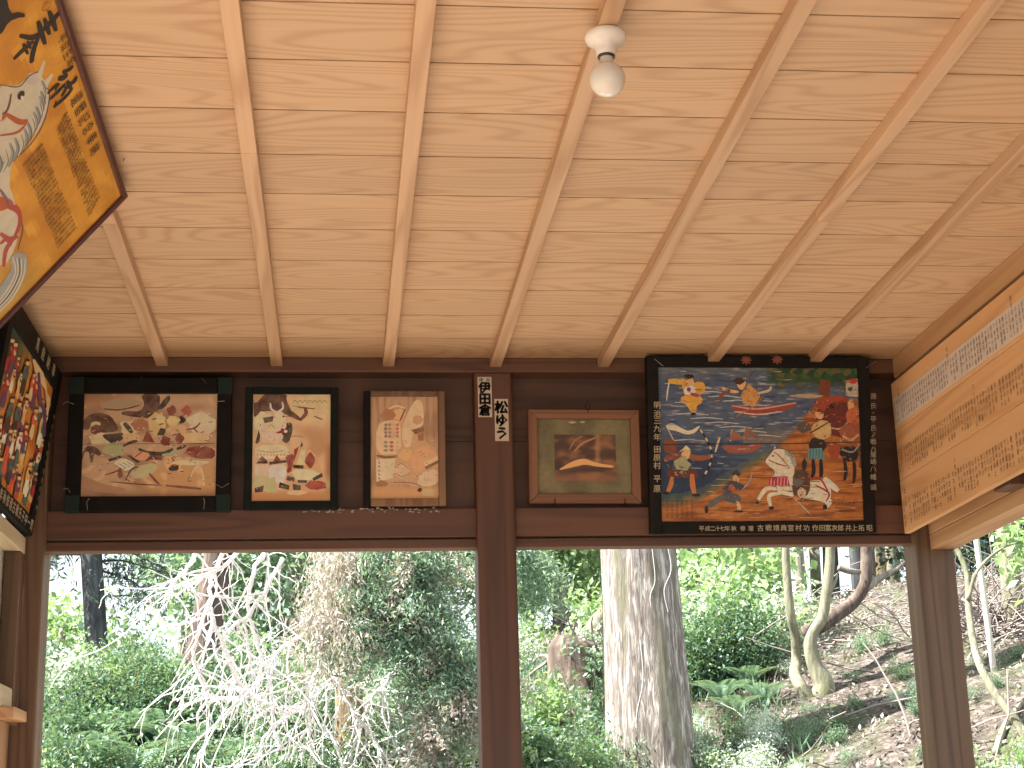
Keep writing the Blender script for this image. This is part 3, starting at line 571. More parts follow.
D.poly([(118, 250), (200, 215), (300, 200), (395, 345), (478, 420), (478, 600), (118, 590)], p_(184, 146, 112)); D.poly([(300, 180), (345, 108), (385, 120), (392, 220), (385, 265), (330, 285), (320, 380), (280, 385), (262, 300)], CR); D.blob(355, 225, 30, 26, p_(176, 140, 110)); D.poly([(318, 285), (390, 265), (392, 290), (345, 310)], DB); D.poly([(355, 310), (392, 295), (390, 345), (360, 345)], p_(140, 100, 70))
D.blob(250, 192, 34, 30, PC); D.line([(190, 165), (235, 148), (285, 160)], 12, CR); D.line([(285, 165), (270, 200), (255, 232)], 8, p_(80, 60, 52)); D.blob(185, 200, 40, 34, p_(150, 106, 70))
D.poly([(120, 260), (190, 225), (260, 240), (262, 420), (122, 425)], CR); D.ell(205, 285, 46, 50, p_(190, 160, 130))
for i in range(16): D.blob(175 + (i % 4) * 22, 255 + (i // 4) * 22, 9, 8, [p_(110, 100, 104), p_(170, 104, 84), p_(196, 150, 120), p_(130, 120, 100)][(i * 7) % 4], seed=i)
for i in range(9): D.blob(175 + (i % 3) * 32, 355 + (i // 3) * 22, 12, 8, [p_(130, 128, 96), p_(160, 92, 74), p_(190, 160, 130)][i % 3], seed=i)
D.line([(122, 430), (180, 440), (240, 434)], 16, p_(116, 82, 62)); D.poly([(120, 450), (230, 445), (215, 560), (122, 580)], p_(210, 186, 156))
for i in range(5): D.line([(132, 465 + i * 22), (142, 478 + i * 22)], 6, p_(110, 90, 76))
D.blob(288, 425, 36, 36, PC); D.ell(265, 515, 46, 44, p_(196, 166, 138)); D.line([(225, 500), (265, 475), (305, 505)], 6, p_(130, 116, 106)); D.line([(230, 530), (268, 550), (310, 530)], 6, p_(130, 116, 106)); D.poly([(330, 400), (400, 370), (470, 420), (475, 470), (400, 500), (340, 540), (320, 480)], TN); D.poly([(390, 470), (470, 430), (475, 450), (400, 490)], CR); D.poly([(395, 495), (475, 455), (478, 470), (405, 510)], p_(120, 86, 62)); D.poly([(370, 530), (470, 500), (475, 590), (400, 610), (350, 590)], p_(204, 176, 148)); D.line([(290, 570), (330, 600), (380, 590)], 7, p_(206, 160, 150)); D.blob(368, 625, 14, 12, p_(70, 50, 46)); D.blob(150, 590, 36, 18, p_(140, 100, 66)); D.blob(415, 640, 36, 26, p_(180, 160, 120)); D.line([(200, 585), (300, 582), (370, 600)], 5, p_(110, 80, 70))
R = random.Random(31)
for i in range(110):
    x, y = R.uniform(125, 470), R.uniform(230, 590); an = R.uniform(-1.4, 1.4); l_ = R.uniform(5, 18); D.line([(x, y), (x + l_ * math.cos(an), y + l_ * math.sin(an))], R.uniform(1.5, 4), R.choice([CR, TN, GY, p_(206, 180, 150), p_(160, 120, 90)]))
for i in range(18): D.line([(340 + (i * 31) % 130, 390 + (i * 43) % 190), (352 + (i * 31) % 130, 384 + (i * 43) % 190)], 3, [CR, GY, DB][i % 3])
D.end('painting', M_FADED)

# white flaking on the lintel under the two upright plaques
R = random.Random(3); b = MB()
for x0, x1, y0, n_ in ((302, 345, 509, 26), (352, 400, 508.5, 22), (404, 440, 509, 16)):
    for i in range(n_):
        q = at(R.uniform(x0, x1), y0 + R.uniform(-1.2, 3.5), 4.8285); s_ = R.uniform(.0012, .0042); h_ = R.uniform(.0008, .002)
        b.box(q[0] - s_, q[0] + s_, 4.8285, 4.831, q[2] - h_, q[2] + h_)
tag(b.build('paint_flakes', plain('white_flakes', (0.46, 0.43, 0.36), 0.8)), 'white flaking marks along the lintel under the two upright plaques', 'paint flakes', kind='stuff')

# --- sepia photograph in a wooden frame
Ph = Board('framed_photograph', at(529, 503.5, 4.82), at(641, 503.5, 4.82), at(528, 410, 4.80),
           'brown wood frame holding a sepia photograph in a grey green mat', 'picture')
Ph.crop(460, 360, 3.84)
fm = wood('frame_wood', (0.26, 0.115, 0.056), (0.15, 0.062, 0.03), 0, 0.5, 16.0, 4.0, 0.5, 0.12)
fmz = wood('frame_wood_upright', (0.26, 0.115, 0.056), (0.15, 0.062, 0.03), 2, 0.5, 16.0, 4.0, 0.5, 0.12)
x = Ph.w / 2; w_ = 0.028
for nm, vs in (('frame_top', [(-x, Ph.h), (x, Ph.h), (x - w_, Ph.h - w_), (-x + w_, Ph.h - w_)]), ('frame_bottom', [(-x, 0), (x, 0), (x - w_, w_), (-x + w_, w_)]),
               ('frame_side', [(-x, 0), (-x + w_, w_), (-x + w_, Ph.h - w_), (-x, Ph.h)]), ('frame_side', [(x, 0), (x, Ph.h), (x - w_, Ph.h - w_), (x - w_, w_)])):
    if sum(vs[i][0] * vs[(i + 1) % 4][1] - vs[(i + 1) % 4][0] * vs[i][1] for i in range(4)) < 0: vs = vs[::-1]
    m_ = MB(); m_.add([(a, -.012, c) for a, c in vs] + [(a, .012, c) for a, c in vs], [(0, 1, 2, 3), (7, 6, 5, 4)] + [(i, i + 4, (i + 1) % 4 + 4, (i + 1) % 4) for i in range(4)], rnd=random.random())
    m_.build(nm, fmz if nm == 'frame_side' else fm, Ph.E, 0.0025)
Ph.begin(-0.002)
Ph.ground(-x + .026, x - .026, .026, Ph.h - .026, 40, 30, lambda a, c: P(*lerp((112, 104, 74), (90, 84, 60), sst(-.3, .5, nz(a * .01, c * .01))), 1.5))
for q in ((432, 239, 14, 5), (470, 238, 10, 4)): Ph.blob(*q, P(170, 156, 126))
Ph.end('mat_board', M_PAINT)
Ph.begin(-0.0008)
def bgP(a, c):
    t = nz(a * .012 + c * .012, c * .03 - a * .006, 5) + .5 * nz(a * .03, c * .06, 8); k_ = lerp((66, 44, 30), (134, 94, 60), sst(-.5, .7, t))
    k_ = lerp(k_, (176, 130, 86), .7 * max(0, 1 - abs(a - 528) / 16.0) * sst(420, 380, c)); k_ = lerp(k_, (146, 98, 60), sst(420, 455, c) * .7); k_ = lerp(k_, (60, 36, 22), sst(360, 400, c) * sst(430, 415, c) * sst(420, 380, a)); return P(*k_, 1.25)
q0, q1 = Ph.loc(365, 464), Ph.loc(597, 287); Ph.ground(q0[0], q1[0], q0[2], q1[2], 56, 42, bgP)
Ph.poly([(372, 425), (420, 395), (450, 382), (480, 378), (510, 390), (540, 398), (590, 405), (590, 414), (530, 410), (480, 400), (430, 412)], P(196, 150, 92, 1.5)); Ph.line([(440, 350), (470, 320), (520, 298)], 9, P(150, 104, 62, 1.5)); Ph.line([(420, 345), (440, 310), (470, 292)], 6, P(140, 96, 56, 1.5))
Ph.end('photograph', painted('sepia_print', 0.35, 0.12, 30))
b = MB(); q = Ph.loc(488, 180)
b.tube([Ph.loc(488, 195) - (0, .012, 0), Ph.loc(478, 180) - (0, .01, 0), Ph.loc(488, 160) - (0, -.004, 0), Ph.loc(498, 178) - (0, .01, 0), Ph.loc(488, 205) - (0, .013, 0)], 0.0012, 5)
b.build('hanging_wire', M_BLACKF, Ph.E)
for a_ in (362, 630): MB().tube([Ph.loc(a_, 535) - (0, .015, 0), Ph.loc(a_, 556) - (0, .015, 0), Ph.loc(a_, 560) - (0, -.012, 0)], 0.0013, 5).build('hook', M_BLACKF, Ph.E)

# --- name stickers on the middle post
M_PAPER = plain('sticker_paper', (0.56, 0.48, 0.38), 0.7, 0, 0.06, 40)
def sticker(px4, text, label, small=None):
    (x0, y0, x1, y1) = px4
    S = Board('name_sticker', at(x0, y1, 4.7985), at(x1, y1, 4.7985), at(x0, y0, 4.7985), label, 'sticker')
    o = MB(); o.box(-S.w / 2, S.w / 2, -.0008, .0012, 0, S.h); o.build('paper', M_PAPER, S.E)
    S.begin(0.0)
    n_ = len(text); top = S.h - (0.016 if small else 0.006); step = (top - .004) / n_
    for i, ch in enumerate(text):
        s_ = min(step * 1.08, S.w * 1.0); S.char(ch, 0, top - step * (i + .5), s_, bold=0.05, off=.0014, local=True)
    if small:
        for i, ch in enumerate(small):
            S.char(ch, (i - .5) * S.w * .5, S.h - .0095, .013, bold=.015, off=.0014, local=True)
    S.end('lettering', M_INK)
sticker((478.3, 377, 492.3, 417), '伊田倉', 'white paper name sticker with three black characters, the higher one on the middle post', '拝兵')
sticker((495.2, 399, 509, 441), '松ゆう', 'white paper name sticker ending in two rounded kana, the lower one on the middle post')

# --- golden horse plaque slung between left wall and ceiling
th = math.radians(50); c0 = np.array((-0.475, 3.462, 2.952)); Rv = np.array((math.cos(th), 0, math.sin(th)))
LW, LH = 0.64, 1.25
br = c0 - Rv * LW; bl = br - np.array((0, 1, 0)) * LH; tl = c0 - np.array((0, 1, 0)) * LH
H = Board('votive_plaque', bl, br, tl, 'golden yellow horse plaque with a maroon rim, leaning out under the ceiling at upper left', 'plaque')
H.crop(0, 0, 2.4)
H.bars('frame', M_MAROON, 0.013, 0.014, 0.010, 0.003)
H.begin(0.0)
def bgH(a, c):
    k_ = lerp((204, 146, 52), (186, 126, 42), sst(-.3, .4, nz(a * .012, c * .012, 3))); k_ = lerp(k_, (214, 158, 62), sst(.1, .5, nz(a * .02, c * .02, 7)))
    return P(*lerp(k_, (176, 146, 70), sst(560, 700, c) * sst(200, 40, a) * .7), 1.12)
H.ground(-LH / 2 + .012, LH / 2 - .012, .012, LW - .012, 90, 60, bgH)
p_ = lambda r, g, b: P(r, g, b, 1.1)
HW = p_(196, 190, 172); HG = p_(140, 146, 150); LN = p_(84, 78, 80); RD = p_(168, 76, 66); OG = p_(176, 90, 44); MN_ = p_(150, 154, 156)
# body, chest and hidden hindquarters
H.poly([(-150, 330), (-20, 380), (40, 330), (20, 440), (35, 480), (50, 540), (35, 600), (10, 640), (-60, 640), (-260, 560), (-300, 420)], HW)
H.poly([(0, 205), (40, 208), (62, 190), (72, 172), (100, 180), (118, 215), (115, 260), (95, 310), (60, 350), (20, 380), (-60, 400), (-90, 330), (-60, 240)], HW)
H.poly([(62, 200), (68, 178), (88, 172), (100, 190), (80, 205)], p_(190, 180, 176)); H.poly([(88, 182), (105, 145), (109, 148), (98, 195)], HW); H.poly([(100, 200), (124, 176), (128, 180), (105, 225)], HW)
H.line([(0, 203), (45, 208), (70, 182), (92, 172)], 3, LN); H.line([(100, 205), (118, 220), (112, 270), (92, 320), (50, 370), (0, 395)], 3, LN)
for i in range(15):
    t = i / 14.0; x0, y0 = 112 - 105 * t * t, 205 + 175 * t
    H.line([(x0 - 12, y0 - 12), (x0 - 4, y0 + 14), (x0 - 16, y0 + 44)], 9, (MN_, HW, HG)[i % 3]); H.line([(x0 - 8, y0 - 8), (x0 - 2, y0 + 18), (x0 - 14, y0 + 46)], 2, LN)
H.ell(50, 228, 8, 12, p_(60, 52, 50), .5); H.ell(53, 234, 4, 5, p_(210, 200, 190)); H.line([(26, 225), (22, 250), (14, 268), (0, 275)], 5, p_(110, 70, 66))
H.poly([(14, 268), (50, 288), (68, 285), (64, 298), (42, 300), (12, 278)], OG); H.line([(62, 298), (40, 318), (0, 325)], 5, OG); H.line([(0, 290), (14, 275)], 9, OG)
H.poly([(-30, 480), (8, 470), (35, 485), (20, 500), (-10, 510)], OG)
H.line([(0, 455), (16, 480), (22, 500)], 8, p_(130, 90, 110)); H.line([(20, 496), (45, 512), (46, 540), (34, 570)], 10, RD); H.line([(20, 496), (36, 500), (46, 512)], 16, RD); H.line([(0, 560), (22, 574), (42, 566)], 12, RD); H.line([(34, 570), (14, 600), (8, 640)], 10, RD); H.line([(0, 585), (14, 575), (26, 590)], 8, RD); H.line([(50, 530), (54, 552), (42, 600)], 3, LN)
H.poly([(10, 210), (-40, 225), (-110, 262), (-150, 300), (-150, 330), (-120, 338), (-70, 318), (0, 330)], HW); H.line([(0, 208), (-60, 230), (-140, 290), (-152, 325)], 3, LN); H.ell(-136, 306, 6, 9, LN); H.line([(-148, 326), (-112, 322)], 3, LN); H.line([(-45, 226), (-40, 275), (-30, 322)], 7, OG); H.line([(-40, 275), (0, 290)], 7, OG)
H.line([(-230, 440), (-330, 430), (-400, 500)], 44, HW); H.line([(-240, 540), (-340, 560), (-380, 650)], 42, HW); H.line([(-60, 600), (-90, 720), (-60, 800)], 40, HW); H.ell(-402, 510, 22, 18, LN); H.ell(-382, 660, 18, 22, LN); H.line([(-300, 420), (-180, 400), (-60, 410)], 12, RD); H.line([(-280, 560), (-150, 600), (-20, 590)], 12, RD)
# tail
H.poly([(30, 640), (22, 622), (35, 606), (55, 605), (66, 622), (64, 650), (45, 690), (10, 735), (-40, 770), (-80, 770), (-30, 720), (5, 680)], MN_)
for i in range(7): H.line([(30 + i * 5, 616 + i), (36 + i * 3, 655 + i * 2), (10 + i * 2, 705 + i * 3), (-30, 745 + i * 4)], 4, (HW, HG, HW, LN)[i % 4])
# big characters, small writing
INKC = p_(38, 34, 34)
H.crop(0, 0, 12.8)                                   # brush strokes of the two big characters
for pts, w_ in (([(760, 150), (680, 245), (600, 330), (520, 410)], 62), ([(622, 135), (665, 250), (712, 395)], 74), ([(562, 230), (595, 330), (628, 440)], 66), ([(485, 265), (520, 400), (572, 565)], 76), ([(500, 430), (400, 478), (245, 455)], 66), ([(490, 460), (430, 620), (400, 770), (405, 800)], 62), ([(425, 520), (310, 620), (170, 755)], 48), ([(295, 555), (320, 620), (352, 690)], 52), ([(345, 520), (368, 570), (385, 620)], 46)): H.line(pts, w_, INKC)
H.crop(0, 60, 12.8)
for pts, w_ in (([(930, 70), (880, 120), (795, 150)], 42), ([(795, 150), (850, 190), (740, 225)], 40), ([(735, 250), (800, 240), (860, 190)], 38), ([(740, 290), (680, 350), (600, 430)], 30), ([(760, 300), (720, 340), (700, 390)], 28), ([(830, 300), (740, 400), (635, 500)], 36), ([(975, 205), (945, 270), (870, 320)], 44), ([(860, 260), (880, 320), (915, 380)], 60), ([(915, 370), (830, 470), (680, 605)], 40), ([(690, 610), (705, 570), (712, 520)], 28), ([(860, 320), (820, 400), (780, 460)], 34), ([(800, 330), (840, 350), (880, 350)], 30)): H.line(pts, w_, INKC)
H.crop(0, 0, 2.4); RA = 0.0
H.poly([(-40, -20), (10, -30), (22, 30), (44, 34), (48, 40), (20, 50), (0, 85), (-40, 90)], INKC)
H.line([(20, 46), (38, 36), (58, 36)], 12, INKC)
for i, ch in enumerate('還暦記念奉納'): H.char(ch, 182 + i * 9.0, 236 + i * 24.0, 0.034, INKC, off=0.0024)
for i, ch in enumerate('平成生年'): H.char(ch, 148 + i * 6.5, 90 + i * 19, 0.026, p_(70, 44, 30), off=0.0024)
H.char('心', 112, 10, 0.030, p_(150, 60, 36), off=0.0024)
def block(x0, y0, n_col, n_row, dcx, dcy, drx, dry, sz):
    for c_ in range(n_col):
        for r_ in range(n_row):
            H.char(KAN[(c_ * 5 + r_ * 7 + (c_ * r_) % 3) % len(KAN)], x0 + c_ * dcx + r_ * drx, y0 + c_ * dcy + r_ * dry, sz, p_(66, 46, 30), off=0.0024)
block(156, 272, 5, 23, -4.6, 9.0, 3.5, 9.2, 0.0135)
block(96, 350, 6, 23, -7.4, 8.2, 3.7, 9.0, 0.0135)
H.end('painting', painted('gold_paint', 0.4, 0.25, 30.0))
H.panel('back_board', M_MAROON, 0.006, 0.002, 0.012)
b = MB(); b.tube([H.loc(292, 384) - (0, .004, 0), H.loc(300, 376) - (0, .0, 0), H.loc(296, 366) - (0, -.006, 0)], 0.0015, 5); b.build('hook', M_WIRE, H.E)

# --- gold battle plaque on the left wall, leaning out
brp, trp = at(28.5, 536, 4.785), at(59, 373, 4.775)
G = Board('votive_plaque', brp - (0, 0.75, 0), brp, trp - (0, 0.75, 0), 'gold battle plaque in a black lettered frame on the left wall, touching the left post', 'plaque')
G.bars('frame', M_BLACKF, 0.05, 0.012, 0.010, 0.003, wt=0.062, wb=0.05)
G.begin(0.0)
def bgG(a, c):
    k_ = lerp((190, 128, 52), (160, 92, 38), sst(-.2, .5, nz(a * .04, c * .03, 3)))
    return P(*lerp(k_, (40, 76, 60), sst(420, 345, c + a * 1.4)), 1.4)
gx = G.w / 2 - .048
G.ground(-gx, gx, .048, G.h - .06, 60, 44, bgG)
p_ = lambda r, g, b: P(r, g, b, 1.4)
CC = [p_(150, 50, 44), p_(206, 176, 130), p_(70, 96, 84), p_(96, 60, 90), p_(214, 160, 96), p_(60, 44, 40), p_(190, 84, 50), p_(214, 206, 180)]
def lp(a, c): return px(G.o + G.r * a + G.u * c)
R = random.Random(8)
for i in range(60):
    a_, c_ = R.uniform(-gx + .03, gx - .02), R.uniform(.07, G.h - .13)
    s_ = R.uniform(.8, 1.4)
    def L(pts, w, col, a_=a_, c_=c_, s_=s_):
        s0 = lp(a_, c_); s1 = lp(a_, c_ + .01); sc = abs(s1[1] - s0[1]) * .1
        G.line([lp(a_ + u * .001 * s_, c_ + v * .001 * s_) for u, v in pts], w * sc * s_, col)
    L([(0, 28), (2, 12), (0, -6)], 13, CC[i % 8]); L([(-2, 0), (-8, -18), (-12, -34)], 7, CC[(i + 3) % 8]); L([(3, 0), (9, -16), (8, -36)], 7, CC[(i + 3) % 8])
    L([(0, 22), (12, 16), (22, 22)], 5, CC[(i + 1) % 8]); L([(1, 30), (2, 38)], 9, CC[1]); L([(0, 38), (3, 44)], 8, CC[5])
    if i % 3 == 0: L([(22, -10), (24, 30), (26, 66)], 2, CC[5])
G.poly([lp(-.05, G.h - .065), lp(gx - .13, G.h - .065), lp(gx - .03, G.h - .16), lp(gx - .02, G.h - .10), lp(gx - .10, G.h - .095), lp(.05, G.h - .10)], CC[1])
G.line([lp(gx - .25, G.h - .08), lp(gx - .16, G.h - .14), lp(gx - .08, G.h - .15), lp(gx - .02, G.h - .21)], 4, CC[3])
G.end('painting', M_PAINT)
G.begin(0.0)
def lc(ch, a, c, s_, col=LC, ang=0): G.char(ch, a, c, s_, col, ang, 0.02, off=.0125, local=True)
G_top = G.h - .03
old = G.loc
G.loc = lambda x, y, off=0.0: np.array((x, 0, y))
for i, ch in enumerate('奉納絵馬'): lc(ch, gx - .10 - i * .085, G_top, .042)
for i, ch in enumerate('明治廿九年八幡宮氏子中'): lc(ch, G.w / 2 - .025, G.h - .14 - i * .027, .016)
for i in range(16): lc('平成二十七年秋修理古戦氏子中一同'[i], -.33 + i * .044, .025, .036)
G.loc = old
G.end('lettering', M_PAINT)
G.panel('back_board', M_DARKX, 0.01, 0.002, 0.010)

# --- donor board on the right wall
dn = empty('donor_board', (1.735, 4.0, 2.408)); tag(dn, 'long cedar donor board of three planks with rows of small black writing', 'sign board')
zs = [(2.408, 2.571), (2.5725, 2.729), (2.7305, 2.882)]
def wplane(x, y):                                     # photo point on the board face -> (run along -Y, height)
    r = ray(x, y); t = 1.718 / r[0]; return r[1] * t, r[2] * t + EYE
R = random.Random(21)
for i, (z0, z1) in enumerate(zs):
    m_ = MB(); m_.box(1.718 - 1.735, 0.002, 2.6 - 4, 4.785 - 4, z0 - 2.408, z1 - 2.408, rnd=(.35, .55, .7)[i]); pl = m_.build('plank', M_BOARDY, dn, 0.002)
    if i == 2:
        pp = MB(); pp.box(1.7172 - 1.735, 1.719 - 1.735, 2.6 - 4, 4.775 - 4, z0 - 2.408 + .012, z1 - 2.408 - .052)
        po = pp.build('paper_strip', plain('whitened_strip', (0.62, 0.52, 0.43), 0.7, 0, 0.12, 14), pl); pl['label'] = 'top plank with a whitened writing strip'
    t_ = MB(); run = 4.765; lo, hi = z0 + .016, z1 - (.055 if i else .058)
    col_n = 0
    while run > 2.62:
        nrow = 4; gap = R.random() < .05
        if gap: run -= .012
        tall = R.random() < .045
        top = hi + (.035 if tall else 0); zc = top - .006; 
        skip = R.random() < .12
        if i == 0 and col_n in (2, 3, 10, 18): run -= .012; 
        for r_ in range(4 if not tall else 6):
            h_ = (hi - lo) / 4 * R.uniform(.86, 1.0)
            if r_ == 3 and R.random() < .25: break
            v, f = glyph(KAN[R.randrange(len(KAN))]); s_ = h_ * R.uniform(.80, 1.0)
            t_.add(np.c_[np.full(len(v), 1.7163 - 1.735), run - 4 - v[:, 0] * s_ * .72, zc - h_ * .45 - 2.408 + v[:, 1] * s_], f, rnd=0); zc -= h_
            if zc < lo: break
        run -= R.uniform(.0185, .0225); col_n += 1
    t_.build('lettering', plain('old_ink', (0.055, 0.036, 0.025), 0.7, 0, 0.4, 60) if not bpy.data.materials.get('old_ink') else bpy.data.materials['old_ink'], pl)

# --- bare bulb on the ceiling
lx, ly = 0.4760, 2.637
L_ = empty('ceiling_lamp', (lx, ly, ZC - .030)); tag(L_, 'white ceiling lamp holder with a bare round bulb, screwed to the middle batten', 'lamp')
MB().lathe([(0, 0), (.034, 0), (.0375, -.003), (.0378, -.010), (.035, -.016), (.027, -.021), (.0205, -.027), (.0185, -.036), (.0178, -.044), (.0165, -.0445), (.0, -.0445)], seg=40).build('lamp_holder', M_WHITE, L_, smooth=True)
MB().lathe([(.0155, -.0445), (.0162, -.0458), (.0155, -.047), (.0158, -.048), (.0135, -.0484), (0, -.0484)], seg=32).build('socket_ring', plain('socket_metal', (0.10, 0.07, 0.05), 0.35, 0.7), L_, smooth=True)
bz = -.0905; prof = [(.0118, -.048), (.0122, -.058)]
for i in range(15):
    a_ = math.radians(62 - i * (152 / 14.0)); prof.append((.0325 * math.cos(a_), bz + .0325 * math.sin(a_)))
prof[-1] = (0.0, bz - .0325)
MB().lathe(prof, seg=40).build('bulb', M_BULB, L_, smooth=True)

# ------------------------------------------------------------------ the hillside
def ground_z(x, y):
    ye = y + 0.9 * max(0.0, x - 2.2)
    z = float(np.interp(ye, [-3, 4, 5.4, 6.2, 7, 8, 9, 10, 11, 13, 15, 22, 40], [-.45, -.4, -.35, -.1, .55, 1.3, 1.88, 2.27, 2.55, 3.02, 3.42, 3.7, 4.2]))
    k = sst(2.2, -1.0, x) * max(0.0, z - 2.7)
    z -= 0.85 * k
    z += 0.09 * nz(x * .9, y * .9, 1) + 0.05 * nz(x * 2.3, y * 2.3, 5) if y > 5.6 else 0
    return z
def hit(x, y, y0=6.0, y1=36.0):
    r = ray(x, y); Y = y0
    while Y < y1:
        p = r * (Y / r[1]) + np.array((0, 0, EYE))
        if p[2] < ground_z(p[0], p[1]): return p
        Y += .04
    return None
def sit(x, y, Yd):
    h = hit(x, y)
    if h is None: h = at(x, y, Yd); h[2] = ground_z(h[0], Yd)
    return h
mb = MB(); gx_ = np.linspace(-16, 22, 153); gy_ = np.concatenate([np.linspace(-8, 5, 14), np.linspace(5.2, 14, 90), np.linspace(14.4, 44, 60)])
vs = [(x, y, ground_z(x, y)) for y in gy_ for x in gx_]; nx_ = len(gx_)
mb.add(vs, [(j * nx_ + i, j * nx_ + i + 1, (j + 1) * nx_ + i + 1, (j + 1) * nx_ + i) for j in range(len(gy_) - 1) for i in range(nx_ - 1)])
k = NT('hillside_soil'); tc = k.n('TexCoord').outputs['Object']
n1 = k.noise(tc, 1.2, 5.0, 0.4); n2 = k.noise(tc, 22.0, 6.0, 0.8, 0.7); n3 = k.noise(tc, 4.0, 4.0)
c1 = k.ramp(n2, [(0.32, (0.035, 0.026, 0.022)), (0.5, (0.115, 0.088, 0.076)), (0.62, (0.24, 0.20, 0.18)), (0.75, (0.50, 0.46, 0.43))])
c2 = k.ramp(n2, [(0.3, (0.03, 0.045, 0.018)), (0.6, (0.11, 0.15, 0.06)), (0.8, (0.28, 0.30, 0.18))])
k.l(k.mix(k.ramp(k.math('MULTIPLY_ADD', n3, .5, k.math('MULTIPLY', n1, .5)), [(0.5, (0, 0, 0)), (0.66, (1, 1, 1))]), c1, c2), k.b.inputs['Base Color']); k.b.inputs['Roughness'].default_value = 0.95
bp = k.n('Bump', i_Strength=0.8, i_Distance=0.05); k.l(n2, bp.inputs['Height']); k.l(bp.outputs[0], k.b.inputs['Normal'])
struct(mb.build('ground', k.m, smooth=True))
# pale swept earth around the hall
mb = MB(); xs = np.linspace(-9, 2.2, 30); ys = np.concatenate([np.linspace(-7, 4.9, 20), np.linspace(5.0, 6.3, 12)])
mb.add([(x, y, max(ground_z(x, y) + .012, -.42)) for y in ys for x in xs], [(j * 30 + i, j * 30 + i + 1, (j + 1) * 30 + i + 1, (j + 1) * 30 + i) for j in range(len(ys) - 1) for i in range(29)])
struct(mb.build('yard', plain('swept_earth', (0.30, 0.25, 0.20), 0.9, 0, 0.15, 8), smooth=True))

b = MB(); b.box(-2.2, 2.6, 4.96, 6.0, -.5, -.05); struct(b.build('bounce_slab', plain('pale_bounce', (0.52, 0.47, 0.40), 0.9, 0, 0.08, 10)))  # unseen pale slab, added to bounce sunlight up onto the ceiling
# ------------------------------------------------------------------ plants
def vnorm(a): return a / (np.linalg.norm(a, axis=-1, keepdims=True) + 1e-9)
class Leaves:
    def __init__(s): s.v = []; s.r = []; s.n = 0
    def add(s, c, d, nrm, L, Wd, fold=0.18, rnd=None):
        c = np.atleast_2d(c); n = len(c); d = vnorm(np.broadcast_to(d, (n, 3)).astype(float)); sd = vnorm(np.cross(d, np.broadcast_to(nrm, (n, 3)))); up = np.cross(sd, d)
        L = np.broadcast_to(L, n)[:, None]; Wd = np.broadcast_to(Wd, n)[:, None]
        m = c + d * L * .45
        s.v.append(np.stack([c, m + sd * Wd * .5 + up * Wd * fold, c + d * L, m - sd * Wd * .5 + up * Wd * fold], 1).reshape(-1, 3))
        s.r.append(np.broadcast_to(RNG.random(n) if rnd is None else rnd, n)); s.n += n
    def build(s, name, mat, parent=None, link=True):
        v = np.concatenate(s.v); n = s.n; me = bpy.data.meshes.new(name)
        me.vertices.add(4 * n); me.vertices.foreach_set('co', v.ravel())
        me.loops.add(6 * n); b = np.arange(n)[:, None] * 4
        me.loops.foreach_set('vertex_index', (b + np.array([0, 1, 2, 0, 2, 3])).ravel().astype(np.int32))
        me.polygons.add(2 * n); me.polygons.foreach_set('loop_start', np.arange(0, 6 * n, 3, dtype=np.int32)); me.polygons.foreach_set('loop_total', np.full(2 * n, 3, np.int32))
        a = me.attributes.new('rnd', 'FLOAT', 'FACE'); a.data.foreach_set('value', np.repeat(np.concatenate(s.r), 2).astype(float))
        me.materials.append(mat); me.update(calc_edges=True); me.validate()
        o = bpy.data.objects.new(name, me); COL.objects.link(o)
        if parent: o.parent = parent
        return o
def rdir(n, up=0.0, spread=1.0):
    a = RNG.normal(size=(n, 3)) * spread; a[:, 2] += up; return vnorm(a)
def curvewalk(p, d, L, n, jit, grav=0.0):
    p = np.array(p, float); d = vnorm(np.array(d, float)); out = [p.copy()]
    for i in range(n):
        d = vnorm(d + RNG.normal(size=3) * jit + np.array((0, 0, -grav))); p = p + d * L / n; out.append(p.copy())
    return np.array(out)
def dup(root, loc, rotz, sc, label=None, group=None):
    r = root.copy(); COL.objects.link(r); r.location = loc; r.rotation_euler = (0, 0, rotz); r.scale = (sc, sc, sc)
    if label: r['label'] = label
    if group: r['group'] = group
    for ch in root.children:
        c = ch.copy(); COL.objects.link(c); c.parent = r
    return r

L_FRESH = leafmat('fresh_leaf', (0.12, 0.23, 0.10), (0.42, 0.55, 0.34), 0.36)  # live leaf colours lightened and desaturated in place of outdoor haze
L_MID = leafmat('mid_leaf', (0.05, 0.13, 0.085), (0.30, 0.43, 0.33), 0.30)
L_DEEP = leafmat('deep_leaf', (0.022, 0.070, 0.046), (0.14, 0.25, 0.18), 0.25)
L_PALE = leafmat('pale_leaf', (0.36, 0.45, 0.38), (0.84, 0.88, 0.83), 0.30)
L_CYP = leafmat('cypress_leaf', (0.07, 0.16, 0.11), (0.38, 0.52, 0.43), 0.32)
L_DARK = leafmat('dark_needle', (0.035, 0.06, 0.065), (0.10, 0.16, 0.16), 0.15)
L_DEAD = leafmat('dead_foliage', (0.25, 0.19, 0.17), (0.70, 0.62, 0.60), 0.2, 0.8)
L_FERN = leafmat('fern_leaf', (0.06, 0.16, 0.13), (0.28, 0.42, 0.38), 0.22)
L_LIT = leafmat('litter_leaf', (0.09, 0.066, 0.058), (0.56, 0.50, 0.48), 0.1, 0.9)
